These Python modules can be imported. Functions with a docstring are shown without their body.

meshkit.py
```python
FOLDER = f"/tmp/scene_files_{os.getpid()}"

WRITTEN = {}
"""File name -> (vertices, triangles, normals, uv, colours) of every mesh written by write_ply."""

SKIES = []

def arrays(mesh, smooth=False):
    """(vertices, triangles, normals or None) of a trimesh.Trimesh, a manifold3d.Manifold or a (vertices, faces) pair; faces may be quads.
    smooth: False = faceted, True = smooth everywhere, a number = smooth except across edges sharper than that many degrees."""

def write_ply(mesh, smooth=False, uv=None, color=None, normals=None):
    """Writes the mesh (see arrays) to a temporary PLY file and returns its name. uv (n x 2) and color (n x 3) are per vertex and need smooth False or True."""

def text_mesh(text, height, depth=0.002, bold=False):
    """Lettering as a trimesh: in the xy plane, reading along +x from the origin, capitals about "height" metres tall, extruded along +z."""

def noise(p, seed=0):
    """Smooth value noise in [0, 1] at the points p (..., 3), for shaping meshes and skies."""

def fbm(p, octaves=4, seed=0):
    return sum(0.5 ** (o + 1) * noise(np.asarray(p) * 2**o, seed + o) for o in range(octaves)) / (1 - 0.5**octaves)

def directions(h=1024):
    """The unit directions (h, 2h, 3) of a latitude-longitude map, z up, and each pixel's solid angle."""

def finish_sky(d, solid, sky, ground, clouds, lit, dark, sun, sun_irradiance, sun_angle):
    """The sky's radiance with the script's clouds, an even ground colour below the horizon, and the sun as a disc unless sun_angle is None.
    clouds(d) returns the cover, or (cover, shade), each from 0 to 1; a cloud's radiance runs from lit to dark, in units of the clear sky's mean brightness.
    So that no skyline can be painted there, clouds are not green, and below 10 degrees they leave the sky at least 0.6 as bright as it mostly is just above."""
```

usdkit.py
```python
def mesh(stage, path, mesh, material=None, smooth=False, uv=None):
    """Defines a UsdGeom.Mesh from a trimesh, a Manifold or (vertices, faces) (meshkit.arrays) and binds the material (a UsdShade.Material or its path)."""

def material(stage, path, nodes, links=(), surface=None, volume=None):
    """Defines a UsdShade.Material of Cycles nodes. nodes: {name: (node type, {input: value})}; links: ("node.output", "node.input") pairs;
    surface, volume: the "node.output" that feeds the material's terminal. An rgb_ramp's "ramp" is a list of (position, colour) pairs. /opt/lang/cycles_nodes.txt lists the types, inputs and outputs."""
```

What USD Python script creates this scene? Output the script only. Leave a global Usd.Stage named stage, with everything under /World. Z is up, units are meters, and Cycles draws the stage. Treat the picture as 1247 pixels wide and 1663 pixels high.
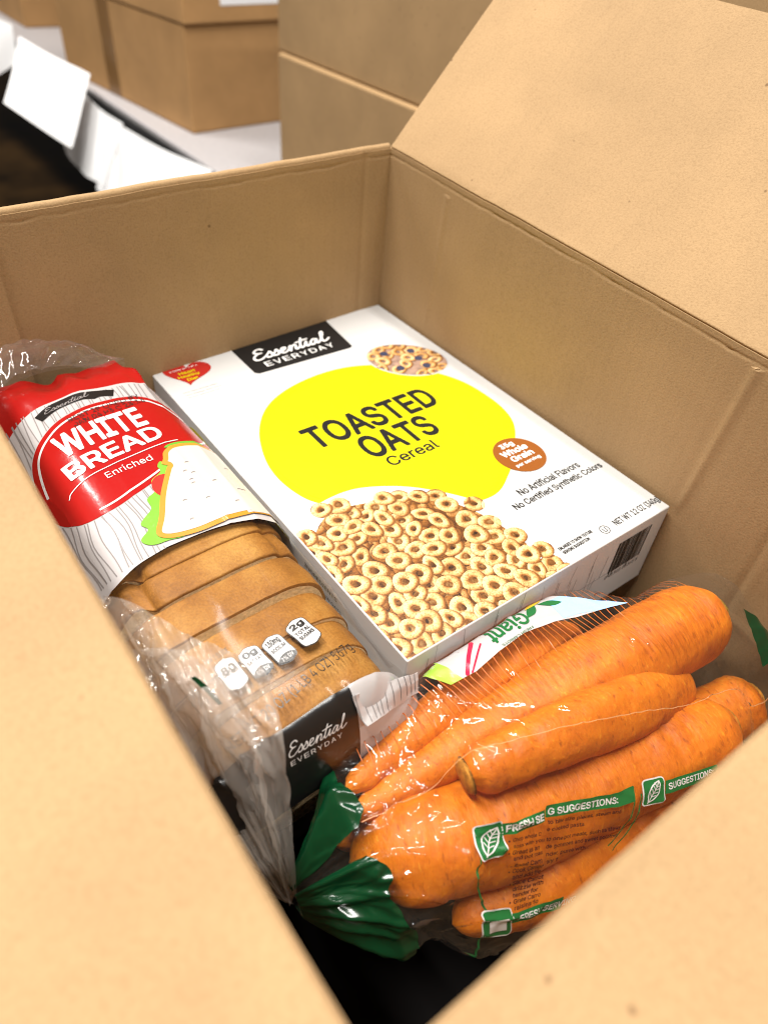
import math, random
import numpy as np
import trimesh, shapely
from shapely import affinity
from shapely.geometry import Polygon, LineString, Point, MultiPolygon, box as sbox
from shapely.ops import unary_union
from scipy.ndimage import gaussian_filter, gaussian_filter1d
from scipy.spatial import ConvexHull
from pxr import Usd, UsdGeom, UsdLux, UsdShade, Gf, Sdf, Vt
import usdkit, meshkit

random.seed(4)
rng = np.random.default_rng(4)
stage = Usd.Stage.CreateInMemory()
UsdGeom.SetStageUpAxis(stage, 'Z')
UsdGeom.Xform.Define(stage, '/World')
UsdGeom.Scope.Define(stage, '/World/Looks')

# ------------------------------------------------------------------ camera
RT = np.array([0.79895916, -0.59704332, 0.07213552])
FW = np.array([0.47970096, 0.56035439, -0.67519623])
FW /= np.linalg.norm(FW); RT -= FW * (RT @ FW); RT /= np.linalg.norm(RT)
UP = np.cross(RT, FW)
EYE = np.array([-0.13492323, -0.13174646, 0.26046273])
cam = UsdGeom.Camera.Define(stage, '/World/camera')
M4 = np.eye(4); M4[0, :3] = RT; M4[1, :3] = UP; M4[2, :3] = -FW; M4[3, :3] = EYE
cam.AddTransformOp().Set(Gf.Matrix4d(M4.tolist()))
cam.CreateFocalLengthAttr(24.0)
cam.CreateHorizontalApertureAttr(24.0 * 1247 / 1150.55)
cam.CreateFStopAttr(6.6)
cam.CreateFocusDistanceAttr(0.345)
cam.CreateExposureAttr(0.12)
cam.CreateClippingRangeAttr(Gf.Vec2f(0.01, 100))

# ------------------------------------------------------------------ lamps (ceiling strips of a hall) and the hall's dim bounce
LAMPS = [((-0.60, 0.30, 2.0), 0.14, 1.2, 135.0), ((0.45, 0.55, 2.2), 0.14, 1.2, 80.0), ((-0.5, 2.6, 2.1), 0.2, 1.4, 75.0), ((0.25, -1.5, 2.2), 1.2, 0.14, 85.0)]
for i, (loc, w, h, inten) in enumerate(LAMPS):
    L = UsdLux.RectLight.Define(stage, '/World/ceiling_lamp' + ('_%03d' % i if i else ''))
    L.AddTranslateOp().Set(Gf.Vec3d(*loc))
    L.CreateWidthAttr(w); L.CreateHeightAttr(h); L.CreateIntensityAttr(inten)
    L.CreateColorAttr(Gf.Vec3f(1.0, 0.965, 0.91))
dome = UsdLux.DomeLight.Define(stage, '/World/room_glow')
dome.CreateIntensityAttr(1.0)
usdkit.material(stage, '/World/Looks/room_glow', {'b': ('background_shader', {'color': (1.0, 0.95, 0.9), 'strength': 0.04})}, surface='b.background')
UsdShade.MaterialBindingAPI.Apply(dome.GetPrim()).Bind(UsdShade.Material.Get(stage, '/World/Looks/room_glow'))

# ------------------------------------------------------------------ helpers
used = {}
def numbered(parent, name):
    k = (parent, name); n = used.get(k, 0); used[k] = n + 1
    return f'{parent}/{name}' + (f'_{n:03d}' if n else '')

def keys(prim, **kw):
    for k, v in kw.items():
        if v: prim.SetCustomDataByKey(k, v)

def set_primvar(m, name, arr, typ):
    UsdGeom.PrimvarsAPI(m).CreatePrimvar(name, typ, 'vertex').Set(Vt.Vec3fArray.FromNumpy(np.asarray(arr, np.float32)))

def add_mesh(path, mesh, mat, smooth=False, uv=None, col=None, loc=(0, 0, 0)):
    if isinstance(mesh, tuple): mesh = trimesh.Trimesh(np.asarray(mesh[0], float), quads(mesh[1]), process=False)
    mm = trimesh.Trimesh(np.asarray(mesh.vertices) - np.asarray(loc), mesh.faces, process=False)
    if (uv is not None or col is not None) and smooth not in (False, True):
        sm = trimesh.graph.smooth_shade(mm, angle=np.radians(smooth), facet_minarea=None)   # splits vertices at sharp edges
        from scipy.spatial import cKDTree
        idx = cKDTree(mm.vertices).query(sm.vertices)[1]
        uv = None if uv is None else np.asarray(uv)[idx]; col = None if col is None else np.asarray(col)[idx]
        mm, smooth = trimesh.Trimesh(sm.vertices, sm.faces, process=False), True
    m = usdkit.mesh(stage, path, mm, mat, smooth=smooth)
    if uv is not None:
        uv3 = np.c_[np.asarray(uv), np.zeros(len(uv))]
        set_primvar(m, 'suv', uv3, Sdf.ValueTypeNames.Vector3fArray)
    if col is not None:
        set_primvar(m, 'ink', col, Sdf.ValueTypeNames.Color3fArray)
    return m

def quads(f):
    f = np.asarray(f, int)
    return np.vstack([f[:, [0, 1, 2]], f[:, [0, 2, 3]]]) if f.shape[1] == 4 else f

class Thing:
    def __init__(s, name, label, cat, loc=(0, 0, 0), group=None):
        s.path = numbered('/World', name); s.loc = np.asarray(loc, float)
        x = UsdGeom.Xform.Define(stage, s.path); x.AddTranslateOp().Set(Gf.Vec3d(*map(float, s.loc)))
        s.prim = x.GetPrim(); keys(s.prim, label=label, category=cat, group=group)
    def part(s, name, mesh, mat, smooth=False, uv=None, col=None, parent=None, label=None, kind=None):
        path = numbered(parent or s.path, name)
        m = add_mesh(path, mesh, mat, smooth, uv, col, s.loc)
        keys(m.GetPrim(), label=label, kind=kind)
        return path

def single(name, mesh, mat, label=None, cat=None, group=None, kind=None, smooth=False, uv=None, col=None):
    path = numbered('/World', name)
    m = add_mesh(path, mesh, mat, smooth, uv, col)
    keys(m.GetPrim(), label=label, category=cat, group=group, kind=kind)
    return path

def grid_faces(m, n, wrap=False):
    i, j = np.meshgrid(np.arange(m - 1), np.arange(n if wrap else n - 1), indexing='ij')
    a = i * n + j; b = i * n + (j + 1) % n
    return np.stack([a, b, b + n, a + n], -1).reshape(-1, 4)

def grid(P, wrap=False):
    m, n = P.shape[:2]
    return trimesh.Trimesh(P.reshape(-1, 3), quads(grid_faces(m, n, wrap)), process=False)

def grid_normals(P):
    du = np.gradient(P, axis=0); dv = np.gradient(P, axis=1)
    N = np.cross(du, dv); return N / np.maximum(np.linalg.norm(N, axis=-1, keepdims=True), 1e-12)

def thick(P, t, st=None):
    """A closed sheet of thickness t: P is one face, the other lies along -normal. Returns mesh, uv."""
    N = grid_normals(P); Q = P - N * t
    m, n = P.shape[:2]; k = m * n
    f = quads(grid_faces(m, n)); g = f[:, ::-1] + k
    rim = np.r_[np.arange(n), np.arange(1, m) * n + n - 1, (m - 1) * n + np.arange(n - 2, -1, -1), np.arange(m - 2, 0, -1) * n]
    nx = np.roll(rim, -1)
    r = np.vstack([np.c_[rim, rim + k, nx + k], np.c_[rim, nx + k, nx]])
    V = np.vstack([P.reshape(-1, 3), Q.reshape(-1, 3)])
    uv = None if st is None else np.vstack([st.reshape(-1, 2)] * 2)
    return trimesh.Trimesh(V, np.vstack([f, g, r]), process=False), uv

def rbox(lo, hi, r=0.0015, c=3):
    """Box with rounded edges, as a hull of spheres."""
    lo, hi = np.asarray(lo, float), np.asarray(hi, float)
    s = trimesh.creation.icosphere(subdivisions=1, radius=r)
    pts = np.vstack([s.vertices + np.where([a, b, d], hi - r, lo + r) for a in (0, 1) for b in (0, 1) for d in (0, 1)])
    return trimesh.convex.convex_hull(pts)

def rot_z(mesh, deg, at):
    mesh = mesh.copy(); mesh.apply_transform(trimesh.transformations.rotation_matrix(math.radians(deg), [0, 0, 1], at)); return mesh

from scipy.spatial import cKDTree
def crease_field(u, v, n, seed, su=1.0, sv=1.0):
    r = np.random.default_rng(seed); lo = (u.min(), v.min()); hi = (u.max(), v.max())
    pts = np.c_[r.uniform(lo[0], hi[0], n) * su, r.uniform(lo[1], hi[1], n) * sv]
    d, _ = cKDTree(pts).query(np.c_[u.ravel() * su, v.ravel() * sv], k=2)
    e = (d[:, 1] - d[:, 0]).reshape(u.shape)
    return e / np.percentile(e, 90)

_text = {}
def T(text, x0, y0, w, h, slant=0.0, bold=0.0):
    """Lettering as a shapely shape: the bounding box of its ink starts at x0, y0 and is w wide and h tall."""
    if text not in _text:
        m = meshkit.text_mesh(text, 1.0, depth=0.1)
        up = m.face_normals[:, 2] > 0.5
        tri = m.vertices[m.faces[up]][:, :, :2]
        _text[text] = unary_union([Polygon(t).buffer(1e-4) for t in tri if abs(np.cross(t[1] - t[0], t[2] - t[0])) > 1e-9])
    p = _text[text]
    if bold: p = p.buffer(bold)
    a, b, c, d = p.bounds
    if w is None: w = h * (c - a) / (d - b)
    p = affinity.affine_transform(p, [w / (c - a), 0, 0, h / (d - b), x0 - a * w / (c - a), y0 - b * h / (d - b)])
    if slant: p = affinity.affine_transform(p, [1, slant, 0, 1, -slant * y0, 0])
    return p

def spline(pts, n=12, closed=False):
    pts = np.asarray(pts, float)
    q = np.vstack([pts[-1], pts, pts[0], pts[1]]) if closed else np.vstack([2 * pts[0] - pts[1], pts, 2 * pts[-1] - pts[-2]])
    out = []
    for i in range(len(q) - 3):
        a, b, c, d = q[i:i + 4]
        for t in np.arange(n) / n:
            out.append(0.5 * (2 * b + (c - a) * t + (2 * a - 5 * b + 4 * c - d) * t * t + (3 * b - a - 3 * c + d) * t ** 3))
    if not closed: out.append(pts[-1])
    return np.array(out)

SCRIPT = [  # brush letters of the word Essential, one stroke each
    [(.62, 1.2), (.45, 1.38), (.2, 1.3), (.1, 1.05), (.3, .82), (.5, .8), (.25, .76), (.02, .45), (.1, .08), (.4, .02), (.7, .25)],
    [(.7, .25), (.95, .62), (1.0, .72), (1.12, .4), (1.08, .08), (.85, .04), (.82, .14)],
    [(1.08, .1), (1.35, .5), (1.42, .72), (1.54, .4), (1.5, .08), (1.27, .04), (1.24, .14)],
    [(1.5, .1), (1.75, .3), (1.98, .5), (1.95, .7), (1.78, .66), (1.7, .3), (1.82, .03), (2.05, .1), (2.2, .3)],
    [(2.2, .3), (2.32, .68), (2.3, .3), (2.28, .02), (2.36, .4), (2.55, .68), (2.66, .5), (2.62, .15), (2.72, .03), (2.88, .25)],
    [(3.12, 1.3), (3.0, .7), (2.95, .2), (3.05, .02), (3.22, .2)], [(2.72, .88), (3.4, 1.0)],
    [(3.22, .2), (3.36, .66), (3.34, .2), (3.42, .03), (3.56, .2)], [(3.42, .95), (3.45, 1.0)],
    [(4.02, .6), (3.84, .7), (3.64, .4), (3.66, .08), (3.84, .06), (4.04, .62), (4.02, .2), (4.1, .04), (4.26, .24)],
    [(4.26, .24), (4.52, .9), (4.58, 1.35), (4.46, 1.3), (4.4, .6), (4.44, .08), (4.6, .04), (4.85, .3)]]
def essential(x0, y0, w, h, thin=0.075):
    g = unary_union([LineString(spline(s, 6)).buffer(thin) for s in SCRIPT])
    g = affinity.affine_transform(g, [1, .25, 0, 1, 0, 0])
    a, b, c, d = g.bounds
    return affinity.affine_transform(g, [w / (c - a), 0, 0, h / (d - b), x0 - a * w / (c - a), y0 - b * h / (d - b)])

def tri2d(poly, maxedge=None):
    V, F, n = [], [], 0
    for g in getattr(poly, 'geoms', [poly]):
        if g.geom_type != 'Polygon' or g.area < 1e-10: continue
        v, f = trimesh.creation.triangulate_polygon(g, engine='earcut')
        if len(f) == 0: continue
        V.append(v); F.append(np.asarray(f) + n); n += len(v)
    V, F = np.vstack(V), np.vstack(F)
    if maxedge:
        v3, F = trimesh.remesh.subdivide_to_size(np.c_[V, np.zeros(len(V))], F, maxedge, max_iter=12)
        V = v3[:, :2]
    a, b, c = V[F[:, 0]], V[F[:, 1]], V[F[:, 2]]
    flip = (b[:, 0] - a[:, 0]) * (c[:, 1] - a[:, 1]) - (b[:, 1] - a[:, 1]) * (c[:, 0] - a[:, 0]) < 0
    F = np.asarray(F).copy(); F[flip] = F[flip][:, ::-1]
    return V, F

def flat(poly, o, ex, ey, off):
    """Flat print: a 2D shape laid on the plane o + u ex + v ey, off in front of it."""
    V, F = tri2d(poly); ex, ey = np.asarray(ex, float), np.asarray(ey, float); n = np.cross(ex, ey)
    return trimesh.Trimesh(np.asarray(o) + V[:, :1] * ex + V[:, 1:] * ey + n * off, F, process=False)

def decal(poly, surf, o, ex, ey, off, maxedge=0.003):
    """Print on a curved film: the 2D shape projected along the patch normal onto surf."""
    V, F = tri2d(poly, maxedge); ex, ey = np.asarray(ex, float), np.asarray(ey, float); n = np.cross(ex, ey)
    P = np.asarray(o) + V[:, :1] * ex + V[:, 1:] * ey + n * 0.3
    loc, ri, ti = surf.ray.intersects_location(P, np.tile(-n, (len(P), 1)), multiple_hits=False)
    Q = np.full_like(P, np.nan); Q[ri] = loc
    ok = ~np.isnan(Q[F]).any((1, 2))
    F = F[ok]
    span = np.max([np.linalg.norm(Q[F[:, a]] - Q[F[:, b]], axis=1) for a, b in ((0, 1), (1, 2), (2, 0))], axis=0) if len(F) else np.zeros(0)
    F = F[span < 0.02]
    keep = np.unique(F); mp = np.zeros(len(Q), int); mp[keep] = np.arange(len(keep))
    return trimesh.Trimesh(Q[keep] + n * off, mp[F], process=False)

def tube(path, radii, n=16):
    path = np.asarray(path, float); radii = np.broadcast_to(radii, len(path))
    t = np.gradient(path, axis=0); t /= np.linalg.norm(t, axis=1, keepdims=True)
    ref = np.array([0, 0, 1.0]) if abs(t[0][2]) < .9 else np.array([1.0, 0, 0])
    a = np.cross(t, ref); a /= np.linalg.norm(a, axis=1, keepdims=True); b = np.cross(a, t)
    ph = np.linspace(0, 2 * np.pi, n, endpoint=False)
    P = path[:, None] + radii[:, None, None] * (np.cos(ph)[None, :, None] * a[:, None] + np.sin(ph)[None, :, None] * b[:, None])
    m = grid(P, wrap=True); V = list(m.vertices); F = list(m.faces); k = len(V); e = (len(path) - 1) * n
    V += [path[0], path[-1]]
    for j in range(n):
        F.append([k, (j + 1) % n, j]); F.append([k + 1, e + j, e + (j + 1) % n])
    m = trimesh.Trimesh(np.array(V), np.array(F), process=False)
    trimesh.repair.fix_normals(m)
    return m

# ------------------------------------------------------------------ materials
LK = '/World/Looks/'
def kraft(name, base, dark=0.86, fleck=1.0):
    b = np.array(base)
    return usdkit.material(stage, LK + name, {
        'g': ('geometry', {}), 'a': ('attribute', {'attribute': 'suv'}),
        'n1': ('noise_texture', {'scale': 9.0, 'detail': 4.0, 'roughness': 0.6}),
        'r1': ('rgb_ramp', {'ramp': [(0.3, b * dark), (0.7, b * 1.08)]}),
        'mp': ('mapping', {'scale': (950, 800, 900)}),
        'n2': ('noise_texture', {'scale': 1.0, 'detail': 3.0, 'roughness': 0.65}),
        'r2': ('rgb_ramp', {'ramp': [(0.25, (0.77, 0.75, 0.71)), (0.5, (1, 1, 1)), (0.75, (1.10, 1.10, 1.12))]}),
        'x1': ('mix_color', {'blend_type': 'multiply', 'fac': 0.8}),
        'vo': ('voronoi_texture', {'scale': 95.0, 'feature': 'f1'}),
        'r3': ('rgb_ramp', {'ramp': [(0.0, (1, 1, 1)), (0.07, (0.9, 0.9, 0.9)), (0.11, (0, 0, 0))]}),
        'vc': ('separate_color', {}), 'lt': ('math', {'math_type': 'greater_than', 'value2': 0.86}), 'mm': ('math', {'math_type': 'multiply'}), 'mf': ('math', {'math_type': 'multiply', 'value2': 0.7 * fleck}),
        'x2': ('mix_color', {'blend_type': 'mix', 'b': (0.10, 0.05, 0.02)}),
        'w': ('wave_texture', {'wave_type': 'bands', 'bands_direction': 'x', 'scale': 46.0, 'distortion': 0.9, 'detail': 2.0}),
        'bh': ('math', {'math_type': 'multiply', 'value2': 0.3}), 'ba': ('math', {'math_type': 'add'}),
        'bp': ('bump', {'strength': 0.3, 'distance': 0.0007}),
        'p': ('principled_bsdf', {'roughness': 0.78, 'specular_ior_level': 0.25})},
        [('g.position', 'n1.vector'), ('g.position', 'mp.vector'), ('mp.vector', 'n2.vector'), ('n1.fac', 'r1.fac'), ('n2.fac', 'r2.fac'), ('r1.color', 'x1.a'), ('r2.color', 'x1.b'),
         ('g.position', 'vo.vector'), ('vo.distance', 'r3.fac'), ('vo.color', 'vc.color'), ('vc.r', 'lt.value1'), ('r3.color', 'mm.value1'), ('lt.value', 'mm.value2'), ('mm.value', 'mf.value1'),
         ('mf.value', 'x2.fac'), ('x1.result', 'x2.a'), ('x2.result', 'p.base_color'),
         ('a.vector', 'w.vector'), ('w.fac', 'bh.value1'), ('bh.value', 'ba.value1'), ('n2.fac', 'ba.value2'), ('ba.value', 'bp.height'), ('bp.normal', 'p.normal')], surface='p.BSDF')

def plain(name, color, rough=0.45, spec=0.5, bump=0.0, scale=60.0, vary=0.0, **kw):
    c = np.array(color)
    nodes = {'p': ('principled_bsdf', {'base_color': tuple(c), 'roughness': rough, 'specular_ior_level': spec, **kw})}; links = []
    if bump or vary:
        nodes.update({'g': ('geometry', {}), 'n': ('noise_texture', {'scale': scale, 'detail': 4.0, 'roughness': 0.6})}); links.append(('g.position', 'n.vector'))
    if bump:
        nodes['b'] = ('bump', {'strength': bump, 'distance': 0.002}); links += [('n.fac', 'b.height'), ('b.normal', 'p.normal')]
    if vary:
        nodes['r'] = ('rgb_ramp', {'ramp': [(0.3, c * (1 - vary)), (0.7, np.minimum(c * (1 + vary), 1))]}); links += [('n.fac', 'r.fac'), ('r.color', 'p.base_color')]
    return usdkit.material(stage, LK + name, nodes, links, surface='p.BSDF')

def film(name, milk=0.05, tint=(0.97, 0.97, 0.97), refl=0.5, rough=0.07, bump=0.25, scale=45.0, milkc=(0.85, 0.82, 0.78), base=0.035, facet=1.0, stretch=(1, 1, 1)):
    return usdkit.material(stage, LK + name, {
        'g': ('geometry', {}), 'mp': ('mapping', {'scale': stretch}),
        'n0': ('noise_texture', {'scale': scale * .5, 'detail': 2.0, 'roughness': 0.5}), 'nv': ('mix_color', {'blend_type': 'linear_light', 'fac': .03}),
        'vo': ('voronoi_texture', {'scale': scale * 1.1, 'feature': 'distance_to_edge'}), 'n1': ('noise_texture', {'scale': scale, 'detail': 3.0, 'roughness': 0.55, 'distortion': 0.8}),
        'vm': ('math', {'math_type': 'multiply', 'value2': facet}), 'n': ('math', {'math_type': 'add'}), 'b': ('bump', {'strength': bump, 'distance': 0.004}),
        'lw': ('layer_weight', {'blend': 0.5}), 'pw': ('math', {'math_type': 'power', 'value2': 3.2}), 'ml': ('math', {'math_type': 'multiply_add', 'value2': refl, 'value3': base}),
        't': ('transparent_bsdf', {'color': tint}), 'gl': ('glossy_bsdf', {'roughness': rough, 'color': (1, 1, 1)}),
        'd': ('diffuse_bsdf', {'color': milkc}), 'tr': ('translucent_bsdf', {'color': milkc}), 'dt': ('mix_closure', {'fac': 0.5}),
        'm2': ('mix_closure', {'fac': milk}), 'm1': ('mix_closure', {})},
        [('g.position', 'mp.vector'), ('mp.vector', 'n0.vector'), ('mp.vector', 'nv.a'), ('n0.color', 'nv.b'), ('nv.result', 'vo.vector'), ('vo.distance', 'vm.value1'), ('vm.value', 'n.value1'), ('mp.vector', 'n1.vector'), ('n1.fac', 'n.value2'), ('n.value', 'b.height'), ('b.normal', 'gl.normal'), ('b.normal', 'lw.normal'), ('lw.facing', 'pw.value1'), ('pw.value', 'ml.value1'), ('ml.value', 'm1.fac'),
         ('d.BSDF', 'dt.closure1'), ('tr.BSDF', 'dt.closure2'), ('t.BSDF', 'm2.closure1'), ('dt.closure', 'm2.closure2'),
         ('m2.closure', 'm1.closure1'), ('gl.BSDF', 'm1.closure2')], surface='m1.closure')

def inked(name, rough=0.4, spec=0.4):
    return usdkit.material(stage, LK + name, {'a': ('attribute', {'attribute': 'ink'}), 'p': ('principled_bsdf', {'roughness': rough, 'specular_ior_level': spec})}, [('a.color', 'p.base_color')], surface='p.BSDF')

KRAFT = kraft('kraft_board', (0.345, 0.220, 0.108))
KRAFT_FAR = kraft('kraft_board_far', (0.40, 0.225, 0.092))
KRAFT_STACK = kraft('kraft_board_stack', (0.38, 0.24, 0.115))
CARD = plain('white_card', (0.50, 0.495, 0.485), 0.45)
INK_BLACK = plain('black_ink', (0.006, 0.0055, 0.0055), 0.5, 0.3)
INK_GREY = plain('grey_ink', (0.015, 0.013, 0.012), 0.5, 0.3)
INK_PALE = plain('pale_ink', (0.27, 0.26, 0.25), 0.45)
INK_WHITE = plain('white_ink', (0.86, 0.85, 0.83), 0.35)
YELLOW = plain('yellow_ink', (0.56, 0.50, 0.0), 0.4, 0.3)
YELLOW_DEEP = plain('deep_yellow_ink', (0.50, 0.41, 0.0), 0.4, 0.3)
RED_CARD = plain('red_ink', (0.36, 0.012, 0.008), 0.4)
BROWN_INK = plain('brown_ink', (0.21, 0.058, 0.004), 0.4)
FILM_WHITE = plain('white_film', (0.41, 0.385, 0.38), 0.22, 0.5, bump=0.12, scale=55)
FILM_RED = plain('red_film', (0.30, 0.006, 0.005), 0.2, 0.5, bump=0.12, scale=55)
FILM_BLACK = plain('black_film', (0.010, 0.009, 0.009), 0.22, 0.5, bump=0.12, scale=55)
FILM_GREEN = plain('green_film', (0.002, 0.034, 0.011), 0.2, 0.5, bump=0.3, scale=45)
FILM_LINE = plain('film_grey_line', (0.21, 0.19, 0.185), 0.3)
FILM_INK_WHITE = plain('film_white_ink', (0.58, 0.56, 0.55), 0.25)
FILM_INK_BLACK = plain('film_black_ink', (0.015, 0.012, 0.01), 0.3)
FILM_INK_BROWN = plain('film_dark_ink', (0.030, 0.006, 0.008), 0.35)
FILM_INK_GREEN = plain('film_green_ink', (0.012, 0.12, 0.03), 0.25)
SEAM_INK = plain('pale_seam', (0.55, 0.27, 0.12), 0.3)
STRIPE_INK = plain('stripe_ink', (0.42, 0.10, 0.012), 0.35)
CLEAR = film('clear_film', 0.03, milkc=(.5, .45, .38), bump=.35, scale=40, facet=.9, stretch=(.7, 1.3, 1.0), base=.025)
CLEAR_BREAD = film('clear_bread_film', 0.006, bump=0.10, scale=26, refl=0.25, base=0.006, rough=.14, facet=.4)
CLEAR_TAIL = film('clear_crumpled_film', 0.30, milkc=(0.78, 0.72, 0.66), refl=0.35, bump=0.35, scale=42, facet=.9)

# ------------------------------------------------------------------ setting: floor, packing table, laminate table with cartons
FLOOR = plain('dark_floor', (0.05, 0.026, 0.008), 0.4, 0.3, vary=0.9, scale=2.2)
fl = trimesh.Trimesh([(-6, -4, -.95), (8, -4, -.95), (8, 12, -.95), (-6, 12, -.95)], [[0, 1, 2], [0, 2, 3]], process=False)
single('floor', fl, FLOOR, kind='structure')
LAMINATE = usdkit.material(stage, LK + 'speckled_laminate', {'g': ('geometry', {}), 'n': ('noise_texture', {'scale': 260.0, 'detail': 2.0}), 'r': ('rgb_ramp', {'ramp': [(0.35, (0.32, 0.30, 0.305)), (0.6, (0.48, 0.46, 0.465))]}), 'p': ('principled_bsdf', {'roughness': 0.45})},
    [('g.position', 'n.vector'), ('n.fac', 'r.fac'), ('r.color', 'p.base_color')], surface='p.BSDF')
RUBBER = plain('black_edging', (0.012, 0.012, 0.013), 0.5)
STEEL = plain('dark_steel', (0.02, 0.02, 0.022), 0.4)
PAPER = plain('white_paper', (0.82, 0.82, 0.83), 0.6)

tb = Thing('laminate_table', 'long speckled white laminate table with black edge strip behind the open carton', 'table', (0.9, 2.0, -0.95))
tb.part('tabletop', rbox((0.497, 0.35, -0.226), (1.32, 4.4, -0.2), 0.003), LAMINATE)
tb.part('edge_strip', rbox((0.490, 0.352, -0.232), (0.4965, 4.398, -0.208), 0.002), RUBBER)
tb.part('apron', rbox((1.0, 0.45, -0.29), (1.02, 4.3, -0.2265), 0.002), STEEL)
for x in (0.55, 1.25):
    for y in (0.5, 1.98, 4.2):
        tb.part('leg', tube([(x, y, -.2905), (x, y, -.93), (x, y, -.9495)], [.018, .018, .02], 12), STEEL, smooth=40)

pt = Thing('packing_table', 'packing table under the open carton, hidden by it', 'table', (0.04, 0.1, -0.95))
pt.part('tabletop', rbox((-0.30, -0.35, -0.232), (0.40, 0.33, -0.206), 0.003), LAMINATE)
for x in (-0.26, 0.36):
    for y in (-0.31, 0.29):
        pt.part('leg', tube([(x, y, -.2325), (x, y, -.93), (x, y, -.9495)], [.018, .018, .02], 12), STEEL, smooth=40)

def closed_carton(name, label, lo, hi, yaw, mat, tape=None, sheet=None, group=None, seam=True):
    lo, hi = np.array(lo, float), np.array(hi, float)
    pv = [lo[0], lo[1], 0]
    t = Thing(name, label, 'cardboard box', (lo[0], lo[1], lo[2]), group)
    b = rot_z(rbox(lo, hi, 0.004), yaw, pv)
    t.part('body', b, mat, smooth=40, uv=np.c_[b.vertices[:, 0] + b.vertices[:, 1], b.vertices[:, 2]])
    if tape is not None:     # paper tape over the middle of the long side
        y = lo[1] + tape * (hi[1] - lo[1])
        t.part('tape_strip', rot_z(rbox((lo[0] - .0006, y - .03, lo[2] + .003), (lo[0] + .003, y + .03, hi[2] - .003), .0004), yaw, pv), TAPE)
    if sheet is not None:
        (a0, a1, z0, z1, face) = sheet
        if face == 'y':
            t.part('shipping_label', rot_z(rbox((lo[0] + a0, lo[1] - .0007, lo[2] + z0), (lo[0] + a1, lo[1] + .002, lo[2] + z1), .0003), yaw, pv), PAPER)
        else:
            t.part('shipping_label', rot_z(rbox((lo[0] - .0007, lo[1] + a0, lo[2] + z0), (lo[0] + .002, lo[1] + a1, lo[2] + z1), .0003), yaw, pv), PAPER)
    return t
TAPE = plain('brown_tape', (0.20, 0.105, 0.038), 0.35, 0.4)

closed_carton('cardboard_box', 'closed brown box with a darker tape strip, on the white table near its edge', (0.562, 1.428, -0.1995), (0.83, 2.05, -0.004), 5, KRAFT_FAR, tape=0.57)
closed_carton('cardboard_box', 'brown box with a white label, stacked on the taped box', (0.560, 1.42, -0.0035), (0.83, 2.04, 0.20), 5, KRAFT_FAR, sheet=(.085, .27, .03, .17, 'y'))
closed_carton('cardboard_box', 'brown box farthest back along the white table, cut by the left picture edge', (0.575, 2.62, -0.1995), (0.84, 3.15, 0.02), 0, KRAFT_FAR)
closed_carton('cardboard_box', 'brown box with a narrow white label, behind the taped box at its left', (0.672, 2.10, -0.1995), (0.93, 2.46, 0.02), 0, KRAFT_FAR, sheet=(.13, .24, .09, .21, 'x'))
closed_carton('cardboard_box', 'lower carton of the two stacked behind the open carton', (0.550, 0.56, -0.1995), (0.85, 1.045, 0.02), 0, KRAFT_STACK)
closed_carton('cardboard_box', 'upper carton of the two stacked behind the open carton', (0.557, 0.56, 0.0205), (0.86, 1.055, 0.245), 0, KRAFT_STACK)

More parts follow.
